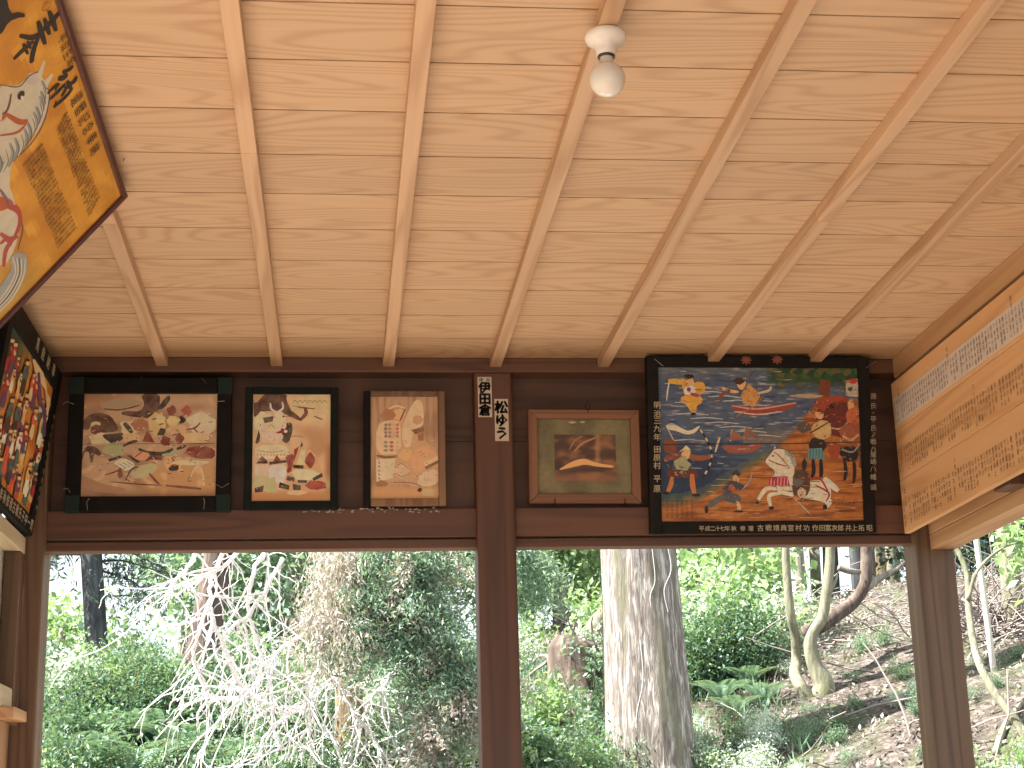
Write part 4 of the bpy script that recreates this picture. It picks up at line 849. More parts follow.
def bark(name, c0, c1, c2, moss=None, scale=5.0, stretch=0.18):
    k = NT(name); tc = k.n('TexCoord').outputs['Object']
    mp = k.n('Mapping'); mp.inputs['Scale'].default_value = (1, 1, stretch); k.l(tc, mp.inputs[0])
    n = k.noise(mp.outputs[0], scale * 3, 6.0, 0.7, 0.68); nb = k.noise(mp.outputs[0], scale * 0.7, 3.0)
    c = k.ramp(n, [(0.30, c0), (0.50, c1), (0.70, c2)])
    if moss: c = k.mix(k.ramp(nb, [(0.54, (0, 0, 0)), (0.68, (0.8, 0.8, 0.8))]), c, moss)
    k.l(c, k.b.inputs['Base Color']); k.b.inputs['Roughness'].default_value = 0.9
    bp = k.n('Bump', i_Strength=0.9, i_Distance=0.02); k.l(n, bp.inputs['Height']); k.l(bp.outputs[0], k.b.inputs['Normal']); return k.m
B_CEDAR = bark('cedar_bark', (0.09, 0.072, 0.064), (0.24, 0.205, 0.185), (0.72, 0.70, 0.67), (0.17, 0.165, 0.11), 16.0, 0.13)
B_PALE = bark('smooth_pale_bark', (0.13, 0.13, 0.085), (0.23, 0.22, 0.155), (0.36, 0.34, 0.26), (0.11, 0.13, 0.06), 6.0, 0.3)
B_GREY = bark('grey_bark', (0.10, 0.085, 0.075), (0.26, 0.23, 0.20), (0.48, 0.44, 0.40))
B_DARK = bark('dark_bark', (0.02, 0.02, 0.025), (0.055, 0.06, 0.07), (0.13, 0.14, 0.15))  # conifer's backlit darkness against the sky is put into this bark colour
B_OCHRE = bark('ochre_bark', (0.10, 0.07, 0.04), (0.24, 0.175, 0.10), (0.50, 0.44, 0.34), (0.18, 0.17, 0.07))
B_BROWN = bark('brown_bark', (0.035, 0.024, 0.018), (0.10, 0.072, 0.058), (0.24, 0.19, 0.165))
B_DEADW = plain('bleached_twig', (0.80, 0.76, 0.76), 0.8, 0, 0.12, 12)
B_STEM = plain('green_brown_stem', (0.16, 0.14, 0.07), 0.8, 0, 0.3, 20)

def shrub(name, label, leaf, n_stem, H, Wd, nl, L, wl, group, droop=0.0):
    t = empty(name); tag(t, label, 'shrub', group); st = MB(); lv = Leaves()
    for i in range(n_stem):
        d = np.array((RNG.normal() * Wd / H * .8, RNG.normal() * Wd / H * .8, 1.0)); pts = curvewalk((0, 0, -.04), d, H * RNG.uniform(.7, 1.1), 7, .16)
        st.tube(pts, np.linspace(.008, .002, 8) * max(.6, H), 5)
        for b in range(4):
            q = pts[RNG.integers(2, 7)]; tw = curvewalk(q, rdir(1, .5)[0], H * .35, 4, .2, droop * .2); st.tube(tw, np.linspace(.003, .001, 5), 4)
            m = nl // (n_stem * 4); ii = RNG.integers(1, 5, m); c = tw[ii] + RNG.normal(size=(m, 3)) * Wd * .14
            lv.add(c, rdir(m, .05 - droop, .8), rdir(m, 1.6, .7), L * RNG.uniform(.6, 1.25, m), wl * RNG.uniform(.7, 1.2, m))
    st.build('stem', B_STEM, t); lv.build('foliage', leaf, t); return t
def fern(name, label, group, nf=11, Lf=.55):
    t = empty(name); tag(t, label, 'fern', group); lv = Leaves(); st = MB()
    for i in range(nf):
        a = 2 * math.pi * i / nf + RNG.uniform(-.2, .2); d = np.array((math.cos(a) * .7, math.sin(a) * .7, 2.0)); pts = [np.array((0, 0, -.03))]; dd = vnorm(d)
        for j in range(14): dd = vnorm(dd + np.array((math.cos(a) * .05, math.sin(a) * .05, -.075))); pts.append(pts[-1] + dd * Lf / 14)
        pts = np.array(pts); st.tube(pts, np.linspace(.004, .001, 15), 4); tg = vnorm(np.gradient(pts, axis=0)); sd = vnorm(np.cross(tg, (0, 0, 1.0)))
        for q in range(2, 15):
            w = Lf * .24 * math.sin(math.pi * (q + 1.5) / 17.5)
            for sg in (-1, 1):
                for h in (0, .5): lv.add(pts[q] - tg[q] * h * Lf / 14, sd[q] * sg + tg[q] * .45, np.cross(sd[q], tg[q]) + 1e-3, w, Lf * .034, .05)
    st.build('stem', B_STEM, t); lv.build('frond', L_FERN, t); return t
def crown(lv, c, R3, nclump, per, L, wl, cl=.35, up=.4, flat=.6):
    for i in range(nclump):
        q = rdir(1)[0] * RNG.uniform(.35, 1.0) ** .5; p = np.array(c) + q * np.array(R3); m = per
        lv.add(p + RNG.normal(size=(m, 3)) * cl * np.array((1, 1, flat)), rdir(m, -.1), rdir(m, up * 3, .7), L * RNG.uniform(.6, 1.2, m), wl * RNG.uniform(.7, 1.2, m))
def tree(name, label, base, top, r0, r1, leaf, barkm, crowns, L=.09, wl=.05, group=None, nbr=9, n_leaf=90, cl=.3):
    t = empty(name, base); tag(t, label, 'tree', group); base = np.array(base); top = np.array(top) - base; st = MB()
    pts = np.array([top * i / 12 + np.array((.04 * nz(i * .4, base[0]), .04 * nz(i * .4, base[1], 7), 0)) for i in range(13)]); pts[0][2] -= .15
    st.tube(pts, np.linspace(r0, r1, 13) * np.r_[1.25, 1.08, np.ones(11)], 12)
    st.build('trunk', barkm, t, smooth=True)
    if crowns:
        lv = Leaves(); br = MB()
        for (c, R3, ncl) in crowns:
            c = np.array(c) - base
            for i in range(nbr):
                k_ = RNG.integers(5, 12); e = c + rdir(1)[0] * np.array(R3) * .8
                m_ = (pts[k_] + e) / 2 + RNG.normal(size=3) * .1; br.tube([pts[k_], m_, e], [r1 * .5, r1 * .3, .005], 5)
            crown(lv, c, R3, ncl, n_leaf, L, wl, cl)
        br.build('branches', barkm, t, smooth=True); lv.build('foliage', leaf, t)
    return t

def smooth_pts(p, n=6):
    p = np.asarray(p, float); q = np.r_[[2 * p[0] - p[1]], p, [2 * p[-1] - p[-2]]]; out = []
    for i in range(1, len(q) - 2):
        for j in range(n):
            t = j / n; out.append(.5 * ((2 * q[i]) + (-q[i - 1] + q[i + 1]) * t + (2 * q[i - 1] - 5 * q[i] + 4 * q[i + 1] - q[i + 2]) * t * t + (-q[i - 1] + 3 * q[i] - 3 * q[i + 1] + q[i + 2]) * t ** 3))
    return np.array(out + [q[-2]])
# --- great cedar in front of the opening
def trunk_mesh(axis_pts, radii, seed, rows=150, sides=84, amp=.07, flare=True):
    ax = np.array(axis_pts); tt = np.linspace(0, 1, len(ax)); b = MB(); vs = []
    for j in range(rows + 1):
        u = j / rows; c = np.array([np.interp(u, tt, ax[:, i]) for i in range(3)]); r = np.interp(u, tt, radii)
        for k_ in range(sides):
            a = 2 * math.pi * k_ / sides
            rid = 1 - abs(nz(math.cos(a) * 5, math.sin(a) * 5, c[2] * .8 + seed)) * 2; fin = nz(math.cos(a) * 14, math.sin(a) * 14, c[2] * 2.2 + seed); lob = nz(math.cos(a) * 1.3, math.sin(a) * 1.3, c[2] * .25 + seed)
            rr = r * (1 + amp * (.55 * rid + .5 * fin) + .06 * lob); vs.append((c[0] + rr * math.cos(a), c[1] + rr * math.sin(a), c[2]))
    b.add(vs, [(j * sides + k_, j * sides + (k_ + 1) % sides, (j + 1) * sides + (k_ + 1) % sides, (j + 1) * sides + k_) for j in range(rows) for k_ in range(sides)]); return b
cb, cm, ct = at(654, 790, 9), at(651, 768, 9), at(638, 548, 9)
zb = ground_z(cb[0], 9.0) - .25
dirv = (ct - cm) / (ct[2] - cm[2])
P_ = lambda z: cm + dirv * (z - cm[2])
cd = empty('cedar_tree', (cm[0], cm[1], zb + .25)); tag(cd, 'thick pale grey cedar trunk standing just behind the right bay, the widest trunk', 'tree')
axp = [P_(zb), P_(zb + .25), P_(2.5), P_(3.2), P_(5), P_(9)]; ob = np.array(cd.location)
m_ = trunk_mesh([p - ob for p in axp], [.31, .25, .226, .205, .19, .15], 3.0); m_.build('trunk', B_CEDAR, cd, smooth=True)
for pxs in ([(652, 548), (655, 580), (650, 600), (658, 640)], [(668, 548), (671, 570), (664, 590), (668, 612)], [(640, 640), (643, 680), (636, 720), (640, 768)]):
    b = MB(); b.tube([at(x, y, 8.775) - ob for x, y in smooth_pts(pxs, 4)], .0015, 5); b.build('climbing_vine', B_DEADW, cd)

# --- curved pale tree on the slope
tw = empty('twisted_tree', sit(818, 693, 11)); tag(tw, 'pale smooth tree with two curving stems on the bare slope', 'tree'); o_ = np.array(tw.location); YT = o_[1]
cv = lambda pts: np.array([at(660 + x / 3.37, 540 + y / 3.37, YT + dy_) - o_ for x, y, dy_ in pts])
def stem(parent, pts, r, mat, name='stem', label=None):
    p = smooth_pts(pts); b = MB(); b.tube(p, np.interp(np.linspace(0, 1, len(p)), np.linspace(0, 1, len(r)), r), 12); o = b.build(name, mat, parent, smooth=True)
    if label: o['label'] = label
    return o
stem(tw, cv([(500, 540, 0), (478, 500, 0), (455, 455, .05), (460, 400, .1), (455, 320, .05), (440, 250, 0), (430, 150, 0), (424, 30, 0), (420, -300, 0)]), [.05, .04, .036, .031, .029, .028, .026, .024, .02], B_PALE)
stem(tw, cv([(545, 540, 0), (552, 490, 0), (525, 430, 0), (508, 370, 0), (512, 315, 0), (545, 262, 0), (560, 180, 0), (570, 100, 0), (574, 20, 0), (580, -300, 0)]), [.08, .066, .048, .041, .039, .036, .034, .031, .03, .02], B_PALE)
stem(tw, cv([(490, 310, .1), (540, 290, .15), (590, 255, .2), (650, 210, .3), (690, 150, .3), (695, 80, .3), (694, 20, .3), (690, -300, .3)]), [.042, .046, .046, .042, .038, .038, .034, .03], B_BROWN, 'limb', 'darker mossy limb bending right')
stem(tw, cv([(690, 165, .3), (740, 130, .3), (800, 95, .3), (840, 60, .3)]), [.03, .022, .015, .008], B_GREY, 'branch')
stem(tw, cv([(570, 180, 0), (590, 140, 0), (600, 110, 0)]), [.015, .01, .005], B_PALE, 'branch')
stem(tw, cv([(600, 92, .2), (640, 105, .2), (672, 108, .25)]), [.02, .02, .015], B_GREY, 'branch')

# --- slender trunks on the ridge behind it
for x0, x1, Yd, r, mt, lab in ((684.5, 684, 15, .07, B_GREY, 'grey trunk half hidden by leaves just right of the wide cedar'), (779, 778, 17, .05, B_GREY, 'thin brown trunk standing left of the twisted tree'), (800, 799, 18, .04, B_GREY, 'thin trunk between the two stems of the twisted tree'), (817, 816, 16, .035, B_PALE, 'thin pale trunk close behind the twisted tree'), (833, 834, 15, .05, B_DARK, 'dark trunk at the left edge of the bright sky gap'),
                                 (859, 858, 17, .05, B_DARK, 'dark trunk at the right edge of the bright sky gap'), (871, 870, 15, .035, B_GREY, 'narrow brown trunk right of the bright sky gap'), (882, 881, 18, .06, B_OCHRE, 'warm brown trunk left of the right corner post'), (894, 893, 16, .04, B_PALE, 'thin grey trunk nearest the right corner post')):
    Yq = Yd
    p0 = at(x0, 600, Yq); p0[2] = ground_z(p0[0], Yq); p1 = at(x1, 540, Yq); p1[2] = p0[2] + 7; p1[0] = p0[0] + (p1[0] - p0[0])
    tree('ridge_tree', lab, p0, p1, r * Yq / 11, r * .7 * Yq / 11, L_MID, mt, [])

# --- trunks at the left
p0 = at(100, 655, 12.5); p0[2] = ground_z(p0[0], 12.5); p1 = at(93, 540, 12.5)
con = empty('dark_conifer', p0); tag(con, 'dark conifer trunk with drooping branches against the white sky at the far left', 'tree')
st = MB(); dd = (p1 - at(100, 655, 12.5)); dd /= dd[2]; st.tube([dd * z for z in np.linspace(-.2, 5, 14)], np.linspace(.085, .06, 14), 12); st.build('trunk', B_DARK, con, smooth=True)
br = MB(); lv = Leaves()
for i in range(34):
    z = RNG.uniform(.5, 3.1); a = RNG.choice([-1, 1]); q = dd * z; w = curvewalk(q, (a * 1.0, RNG.normal() * .5, .05), RNG.uniform(.5, 1.15), 9, .10, .07); br.tube(w, np.linspace(.012, .003, 10), 5)
    for j in range(2, 10):
        for s_ in range(2):
            w2 = curvewalk(w[j], rdir(1, -.35)[0], RNG.uniform(.12, .3), 4, .2, .12); br.tube(w2, [.003, .003, .002, .002, .001], 4)
            m = 10; lv.add(w2[RNG.integers(0, 5, m)] + RNG.normal(size=(m, 3)) * .02, rdir(m, -.5), rdir(m, 1), .07 * RNG.uniform(.6, 1.2, m), .016)
br.build('branches', B_DARK, con); lv.build('foliage', L_DARK, con)
h = sit(200, 700, 12); q = at(204, 640, h[1])
tr2 = empty('leaning_trunk', h); tag(tr2, 'brown old trunk with spreading roots, behind the left side of the white dead branches', 'tree')
m_ = trunk_mesh([np.array((0, 0, -.2)), np.array((0, 0, .1)), (q - h), (q - h) * 2.4 + np.array((.05, 0, 0)), (q - h) * 6], [.24, .15, .095, .085, .07], 9.0, 60, 36, .10); m_.build('trunk', B_BROWN, tr2, smooth=True)
for a in (-.4, .5, 1.2, 2.2): 
    b = MB(); b.tube(curvewalk((0, 0, .12), (math.cos(a), -abs(math.sin(a)) - .3, -.2), .6, 6, .12, .08), np.linspace(.06, .015, 7), 8); b.build('root', B_BROWN, tr2, smooth=True)
h = at(350, 790, 8.9); h[2] = ground_z(h[0], 8.9)
tr3 = empty('ochre_trunk', h); tag(tr3, 'slim ochre trunk seen through the white dead branches, left bay', 'tree')
qt, qb = at(347, 560, 8.9), at(350, 768, 8.9); dv = (qt - qb) / (qt[2] - qb[2])
m_ = trunk_mesh([dv * z for z in (-.2, .2, 1.2, 5)], [.10, .075, .068, .055], 5.0, 60, 30, .08); m_.build('trunk', B_OCHRE, tr3, smooth=True)
lv = Leaves()
for i in range(170):
    x, y = 345 + RNG.normal() * 17, RNG.uniform(535, 660); x += (y - 560) * -.2; c = at(x, y, 8.25 + RNG.normal() * .12) - h; m = 40
    lv.add(c + RNG.normal(size=(m, 3)) * (.045, .06, .08), rdir(m, -1.2, .7), rdir(m, 0), .045 * RNG.uniform(.5, 1.3, m), .008)
o = lv.build('dead_foliage', L_DEAD, tr3); o['label'] = 'hanging dry brown foliage'

# --- cypress boughs hanging in the left bay, and the deep green one by the middle post
def bough(label, polys, seedn, leaf=L_CYP, Yc=8.2, nsp=60, deadshare=.15, L=.032):
    h0 = at(*polys[0], Yc); t = empty('cypress_bough', h0); tag(t, label, 'branch'); st = MB(); lv = Leaves(); ld = Leaves()
    main = smooth_pts([at(x, y, Yc + .15 * nz(x * .02, y * .02, seedn)) - h0 for x, y in polys], 5); st.tube(main, np.linspace(.014, .004, len(main)), 6)
    for i in range(nsp):
        p = main[RNG.integers(1, len(main))]; w = curvewalk(p, np.array((RNG.normal(), RNG.normal() * .6, -.25)), RNG.uniform(.14, .40), 7, .22, .09); st.tube(w, np.linspace(.004, .0012, 8), 4)
        tgt = ld if RNG.random() < deadshare else lv
        for j in range(1, 8):
            m = 22; tgt.add(w[j] + RNG.normal(size=(m, 3)) * .032, rdir(m, -.45, .8), rdir(m, .3), L * RNG.uniform(.5, 1.3, m), L * .30)
    st.build('stem', B_GREY, t); lv.build('foliage', leaf, t)
    if ld.n: ld.build('dead_foliage', L_DEAD, t)
    return t
bough('broad green cypress bough hanging at the top of the left bay beside white branches', [(395, 530), (405, 555), (412, 590), (400, 620), (396, 640)], 1, nsp=80)
bough('green cypress bough drooping across the left bay beside the middle post', [(440, 530), (432, 570), (440, 620), (455, 670), (462, 700)], 2, nsp=70, deadshare=.22)
bough('short cypress bough in front of the ochre trunk', [(375, 535), (370, 570), (358, 610), (350, 640)], 3, nsp=45)
bough('ragged half dead bough low beside the middle post', [(470, 640), (455, 690), (440, 730), (430, 775)], 4, nsp=60, deadshare=.6)
bough('dark cypress spray just right of the middle post', [(512, 530), (522, 555), (524, 580), (520, 600)], 5, leaf=L_CYP, Yc=9.5, nsp=34, deadshare=.02)

# --- bleached dead branches
def dead_branch(label, mains, Yc, ntw, gr):
    h0 = at(*mains[0][0], Yc); t = empty('dead_branch', h0); tag(t, label, 'branch', None); b = MB(); b2 = MB()
    def fine(w, n):
        for q in range(n):
            k_ = RNG.integers(2, len(w) - 1); w2 = curvewalk(w[k_], vnorm(w[k_] - w[k_ - 1]) * .8 + rdir(1, -.3)[0], RNG.uniform(.05, .26), 7, .22, .10); b2.tube(w2, np.linspace(.0030, .0012, 8), 4)
    for mi, ml in enumerate(mains):
        main = smooth_pts([at(x, y, Yc + .25 * nz(x * .015, y * .015, mi + Yc)) - h0 for x, y in ml], 6); n_ = len(main)
        main += RNG.normal(size=main.shape) * .004
        b.tube(main, np.linspace(.0115, .006, n_), 7); fine(main, 10)
        for i in range(ntw):
            j = RNG.integers(1, n_ - 1); d = vnorm(main[j + 1] - main[j]) * .75 + np.array((RNG.normal() * .7, RNG.normal() * .4, RNG.normal() * .4 - .15))
            w = curvewalk(main[j], d, RNG.uniform(.18, .7), 13, .12, gr * RNG.uniform(-.5, 1.2)); r0 = RNG.uniform(.0035, .0085); (b if r0 > .005 else b2).tube(w, np.linspace(r0, .0022, 14), 5)
            fine(w, 3)
    b.build('limb', B_DEADW, t, smooth=True); b2.build('twigs', B_DEADW, t); return t
c2 = lambda pts: [(180 + x / 3.37, 540 + y / 3.37) for x, y in pts]
dead_branch('bleached bare branch arching down on the outer left of the white tangle', [c2([(160, 20), (110, 120), (95, 210), (62, 310), (46, 395), (70, 480), (95, 550)]), c2([(95, 230), (140, 340), (190, 460), (240, 520), (330, 560)])], 8.0, 8, .08)
dead_branch('bleached bare branch hanging through the middle of the white tangle', [c2([(300, 10), (250, 110), (230, 240), (270, 380), (300, 480), (310, 600), (330, 700)]), c2([(350, 60), (250, 230), (150, 330), (200, 480)])], 8.15, 10, .08)
dead_branch('bleached bare branch sloping from the ochre trunk to the lower left', [c2([(500, 250), (400, 330), (330, 380), (250, 500), (150, 540), (90, 510)]), c2([(480, 420), (430, 500), (440, 600), (380, 720)])], 8.35, 12, .09)
dead_branch('bleached bare branch tangled low around the ochre trunk', [c2([(620, 330), (580, 430), (500, 480), (420, 560), (300, 640), (260, 760)]), c2([(520, 440), (560, 540), (640, 650), (690, 760)])], 8.6, 13, .08)
dead_branch('bleached twigs low in the left bay beside the middle post', [c2([(780, 340), (700, 480), (640, 540), (600, 650), (560, 780)]), c2([(960, 420), (880, 560), (820, 640), (700, 740)])], 8.7, 12, .07)
dead_branch('bleached branch ends sticking in from the top left of the white tangle', [c2([(60, 20), (30, 90), (-20, 140), (-40, 190)]), c2([(220, 10), (150, 90), (60, 130), (10, 180)])], 8.1, 5, .05)

# --- understorey shrubs and ferns, many of a kind
GL = 'leafy undergrowth on the slope in the left bay'; GM = 'broad leaved undergrowth between the middle post and the wide cedar'; GR = 'leafy undergrowth right of the wide cedar'
protos = {}
def proto(key, *a, **kw):
    protos[key] = shrub('leafy_shrub', 'x', *a, **kw)
proto('mid', L_MID, 6, .55, .42, 1500, .040, .022, GL); proto('deep', L_DEEP, 6, .55, .42, 1500, .038, .021, GL); proto('fresh', L_FRESH, 6, .6, .42, 1300, .043, .024, GL); proto('pale', L_PALE, 6, .5, .42, 1100, .042, .024, GL); proto('blue', L_CYP, 6, .55, .45, 1500, .040, .013, GL); proto('broad', L_MID, 5, .6, .40, 620, .070, .040, GL, droop=.2); proto('bright', L_FRESH, 5, .7, .45, 560, .075, .042, GL, droop=.2)
used = set()
def plant(key, x, y, sc, label, group, p=None):
    q = hit(x, y) if p is None else p
    if q is None: return
    o = protos[key]
    if key in used: o = dup(o, q, RNG.uniform(0, 6.3), sc, label, group)
    else: used.add(key); o.location = q; o.rotation_euler = (0, 0, RNG.uniform(0, 6.3)); o.scale = (sc,) * 3; o['label'] = label; o['group'] = group
    return o
LL = 'leafy green shrub in the undergrowth of the left bay'
for i in range(62):
    x, y = RNG.uniform(28, 475), 690 + 130 * RNG.random() ** .8
    if (205 < x < 335 or (85 < x < 200 and y > 735)) and RNG.random() < .7: continue
    plant(RNG.choice(['mid', 'deep', 'fresh', 'blue', 'mid', 'pale'], p=[.24, .24, .08, .20, .12, .12]), x, y, RNG.uniform(.6, 1.05), LL, GL)
for i in range(24): plant(RNG.choice(['mid', 'fresh', 'deep', 'blue']), RNG.uniform(36, 250), RNG.uniform(690, 725), RNG.uniform(.5, .85), LL, GL)
LM = 'leafy shrub in the undergrowth between middle post and wide cedar'
for i in range(30):
    x, y = RNG.uniform(510, 612), RNG.uniform(655, 810)
    if 545 < x < 604 and 690 < y < 765: continue
    plant(RNG.choice(['broad', 'pale', 'mid', 'deep', 'bright', 'blue']), x, y, RNG.uniform(.5, .85), LM, GM)
LR = 'leafy shrub in the undergrowth right of the wide cedar'
for i in range(20): plant(RNG.choice(['deep', 'deep', 'mid', 'broad']), RNG.uniform(684, 775), RNG.uniform(668, 700), RNG.uniform(.6, .95), LR, GR)
for i in range(10): plant(RNG.choice(['pale', 'bright']), RNG.uniform(690, 790), RNG.uniform(620, 668), RNG.uniform(.9, 1.4), LR, GR)
for i in range(14): plant(RNG.choice(['pale', 'pale', 'mid', 'bright']), RNG.uniform(690, 780), RNG.uniform(745, 815), RNG.uniform(.3, .55), LR, GR)
LB = 'small sparse plant on the brown litter of the right slope'; GB = 'small plants on the litter slope'
for i in range(26): plant(RNG.choice(['mid', 'pale', 'blue', 'deep']), RNG.uniform(790, 935), RNG.uniform(640, 800), RNG.uniform(.14, .32), LB, GB)
LO = 'leafy shrub outside the right opening, beyond the corner post'; GO = 'shrubs beyond the right corner post'
for x, y, kx, s_ in ((965, 800, 'bright', .4), (1005, 805, 'pale', .45), (1030, 795, 'bright', .5), (985, 810, 'pale', .4), (1000, 690, 'mid', .2), (975, 700, 'blue', .22), (1018, 660, 'mid', .2)): plant(kx, x, y, s_, LO, GO)
f1 = fern('fern', 'arching green fern among the undergrowth low in the left bay', 'ferns low in the left bay'); fu = [False]
def pf(x, y, s_, lab, grp):
    q = hit(x, y)
    if q is None: return
    if fu[0]: dup(f1, q, RNG.uniform(0, 6.3), s_, lab, grp)
    else: f1.location = q; f1.scale = (s_,) * 3; fu[0] = True
for x, y, s_ in ((118, 760, .8), (95, 750, .7), (150, 745, .7), (135, 790, .9), (75, 775, .8), (180, 760, .7), (110, 700, .7), (205, 785, .7), (160, 690, .6), (250, 770, .6)): pf(x, y, s_, 'arching green fern among the undergrowth low in the left bay', 'ferns low in the left bay')
for x, y, s_ in ((705, 690, .5), (722, 704, .5), (748, 690, .5), (735, 718, .45), (765, 705, .45)): pf(x, y, s_, 'arching green fern under the shrubs right of the wide cedar', 'ferns right of the wide cedar')

# --- stump and broken wood right of the middle post
h = sit(577, 688, 11)
sp = empty('broken_stump', h); tag(sp, 'dark broken stump overgrown with leaves, between the middle post and wide cedar', 'stump')
m_ = trunk_mesh([np.array((0, 0, -.2)), np.array((0, 0, .12)), np.array((-.02, 0, .27)), np.array((-.04, 0, .34))], [.24, .17, .15, .09], 4.0, 24, 36, .2); m_.build('trunk', B_BROWN, sp, smooth=True)
b = MB(); 
for i in range(9): b.tube(curvewalk((RNG.normal() * .12, RNG.normal() * .1, .2), rdir(1, .8)[0], .3, 5, .2), np.linspace(.018, .004, 6), 6)
b.build('splinters', B_GREY, sp)
hl = sit(596, 662, 12); lg = empty('mossy_log', hl); tag(lg, 'pale mossy stub of log leaning beside the wide cedar on its left', 'log')
stem(lg, [np.array((0.05, 0, -.1)), np.array((0, 0, .1)), np.array((.01, 0, .26)), np.array((.08, .02, .36))], [.07, .075, .07, .05], B_PALE, 'trunk')

# --- trees further back
rnd_tree = [
 (560, 15, 4.6, (1.0, .8, 1.0), L_FRESH, 'bright leafy tree filling the top of the right bay beside the cedar'), (528, 16.5, 4.8, (.9, .8, 1.2), L_MID, 'green leafy tree behind the middle post, right bay'),
 (590, 18, 5.0, (1.0, .8, 1.2), L_FRESH, 'sunlit leafy tree partly hidden behind the wide cedar'), (715, 15.5, 4.9, (.9, .8, .8), L_FRESH, 'bright leafy tree just right of the wide cedar'),
 (748, 14, 4.6, (.75, .7, .65), L_PALE, 'pale flowering looking tree with whitish leaves right of the wide cedar'), (770, 19, 6.0, (1.0, .8, 1.1), L_MID, 'green tree high behind the twisted tree'),
 (925, 20, 5.6, (.5, .6, .9), L_DARK, 'dark evergreen tree behind the right corner post'), (985, 15, 4.35, (1.0, .6, .75), L_DARK, 'dark evergreen tree seen in the right opening, left one'), (1040, 14, 4.3, (1.0, .6, .9), L_DARK, 'dark evergreen tree at the right edge of the right opening'),
 (55, 16, 3.35, (.55, .8, .45), L_FRESH, 'light green tree at the far left behind the dark conifer'), (182, 17, 4.35, (.28, .4, .3), L_CYP, 'small bluish green crown against the sky left of the white branches'), (245, 15, 4.4, (.75, .8, 1.2), L_MID, 'green tree behind the upper left of the white branches'),
 (290, 14, 4.3, (1.1, .8, 1.2), L_CYP, 'bluish green tree behind the middle of the white branches'), (345, 16, 4.6, (1.2, .8, 1.3), L_MID, 'green tree behind the ochre trunk'), (430, 15, 4.6, (1.3, .8, 1.3), L_FRESH, 'light green tree behind the cypress boughs'), (140, 14, 2.75, (.9, .7, .30), L_MID, 'low light green tree under the white sky gap at left')]
for x, Yd, zc, R3, lf, lab in rnd_tree:
    p = at(x, 600, Yd); b0 = np.array((p[0], Yd, ground_z(p[0], Yd)))
    tree('leafy_tree', lab, b0, (p[0] + .1, Yd, zc + R3[2] * .7), .07, .03, lf, B_GREY, [((p[0], Yd, zc), R3, int(34 * R3[0] * R3[2]) + 12)], L=.085, wl=.05, n_leaf=130, cl=.24, nbr=7)

# --- beyond the right opening
wt = empty('slender_tree', at(986, 612, 9) * np.array((1, 1, 0)) + np.array((0, 0, ground_z(at(986, 612, 9)[0], 9) ))); o_ = np.array(wt.location); tag(wt, 'slender whitish trunk seen in the right opening', 'tree')
a0, a1 = at(986, 612, 9), at(973, 515, 9); dv = (a1 - a0) / (a1[2] - a0[2]); st = MB(); st.tube([a0 + dv * (z - a0[2]) - o_ for z in np.linspace(o_[2] - .1, o_[2] + 3.5, 12)], np.linspace(.018, .012, 12), 8); st.build('trunk', plain('white_bark', (.62, .58, .53), .8, 0, .2, 8), wt, smooth=True)
gt = empty('grey_green_tree', (at(1008, 600, 10)[0], 10, ground_z(at(1008, 600, 10)[0], 10))); o_ = np.array(gt.location); tag(gt, 'grey green trunk at the right edge of the right opening', 'tree')
a0, a1 = at(1014, 612, 10), at(1004, 515, 10); dv = (a1 - a0) / (a1[2] - a0[2]); st = MB(); st.tube([a0 + dv * (z - a0[2]) - o_ for z in np.linspace(o_[2] - .15, o_[2] + 4, 12)], np.linspace(.065, .05, 12), 14); st.build('trunk', B_PALE, gt, smooth=True)
lv = Leaves()
for i in range(20):
    c = at(RNG.uniform(1000, 1040), RNG.uniform(510, 575), 8.6 + RNG.normal() * .2) - o_; m = 14; lv.add(c + RNG.normal(size=(m, 3)) * .06, rdir(m, -.4), rdir(m, 2, .6), .09 * RNG.uniform(.6, 1.2, m), .045)
o = lv.build('foliage', L_FRESH, gt)
h = sit(1030, 742, 7); bt = empty('bent_sapling', h); tag(bt, 'thin pale bent trunk curving down the bank outside the right opening', 'tree')
stem(bt, [at(x, y, h[1] + d_) - h for x, y, d_ in ((1034, 752, 0), (1018, 724, .03), (994, 692, .1), (977, 657, .2), (969, 613, .3), (967, 575, .35), (955, 546, .4), (935, 520, .45))], [.026, .024, .022, .02, .018, .016, .014, .012], B_PALE, 'trunk')
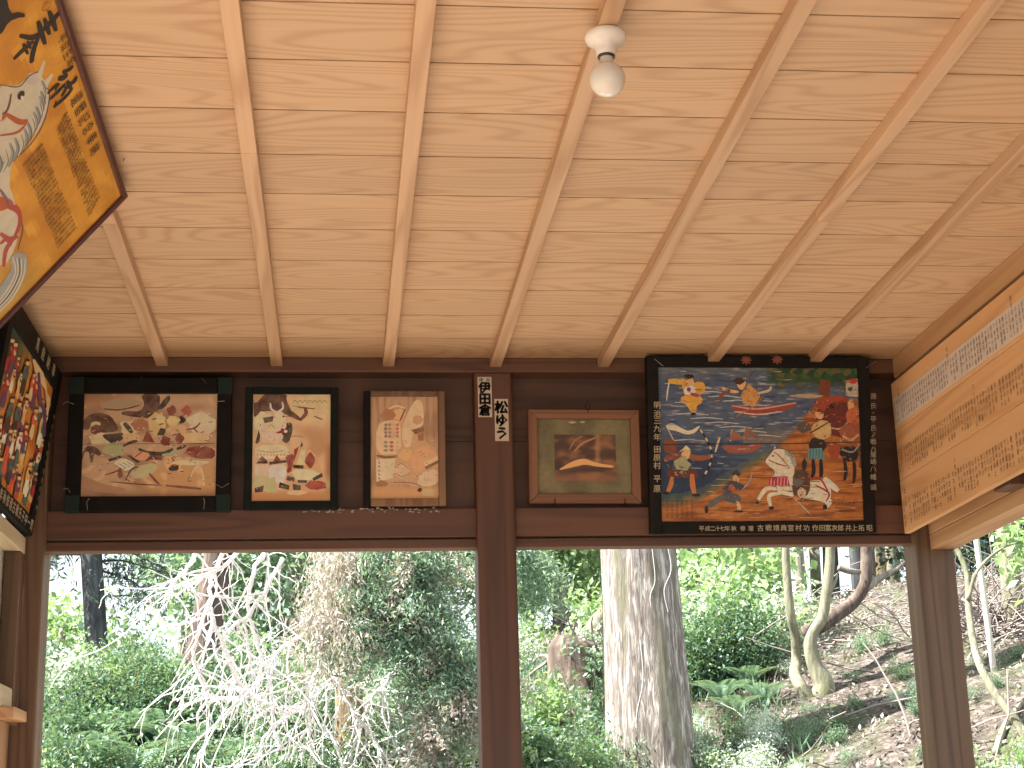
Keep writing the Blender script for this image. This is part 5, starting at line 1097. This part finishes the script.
stem(bt, [at(x, y, h[1] + d_) - h for x, y, d_ in ((968, 600, .3), (978, 570, .3), (1003, 548, .35), (1030, 540, .4))], [.012, .009, .007, .004], B_PALE, 'branch')
h = sit(997, 756, 7); fb = empty('fallen_branch', h); tag(fb, 'short fallen branch on the bank low in the right opening', 'branch')
stem(fb, [at(x, y, h[1] + d_) + np.array((0, 0, .02)) - h for x, y, d_ in ((996, 758, 0), (1004, 733, .15), (1015, 716, .25), (1032, 698, .35))], [.02, .018, .014, .01], B_PALE, 'limb')

# --- litter and brush on the slope
lv = Leaves(); n_ = 0
while n_ < 30000:
    x, y = RNG.uniform(1.2, 7.5), RNG.uniform(6.0, 15.5)
    if x < 2.0 and RNG.random() < .5: continue
    lv.add((x, y, ground_z(x, y) + .015), rdir(1, .1), rdir(1, 2.0, .6), RNG.uniform(.02, .06), RNG.uniform(.008, .024)); n_ += 1
tag(lv.build('leaf_litter', L_LIT), 'brown and pale dead leaves covering the right slope', 'leaf litter', kind='stuff')
b = MB()
for i in range(420):
    x, y = RNG.uniform(2.2, 8), RNG.uniform(6.5, 15); p = (x, y, ground_z(x, y) + .02); b.tube(curvewalk(p, (RNG.normal(), RNG.normal() * .6, .15), RNG.uniform(.2, .9), 5, .18, .02), np.linspace(.007, .003, 6), 4)
for i in range(240):
    q = hit(RNG.uniform(950, 1030), RNG.uniform(612, 640), 5.4)
    if q is not None: b.tube(curvewalk(q, (RNG.normal(), RNG.normal(), .5), RNG.uniform(.3, .8), 6, .2, .06), np.linspace(.006, .002, 7), 4)
tag(b.build('brushwood', plain('dry_twig', (.25, .215, .20), .9, 0, .3, 8)), 'dry brushwood scattered over the right slope', 'brushwood', kind='stuff')
lv = Leaves()
for i in range(5200):
    x, y = RNG.uniform(-3.2, 2.6), RNG.uniform(6.6, 12); z = ground_z(x, y); m = 3
    lv.add(np.array((x, y, z)) + RNG.normal(size=(m, 3)) * (.03, .03, .005), rdir(m, 1.6, .6), rdir(m, 0), RNG.uniform(.06, .14, m), .011)
tag(lv.build('grass', L_MID), 'short grass and seedlings between the shrubs of the slope', 'grass', kind='stuff')
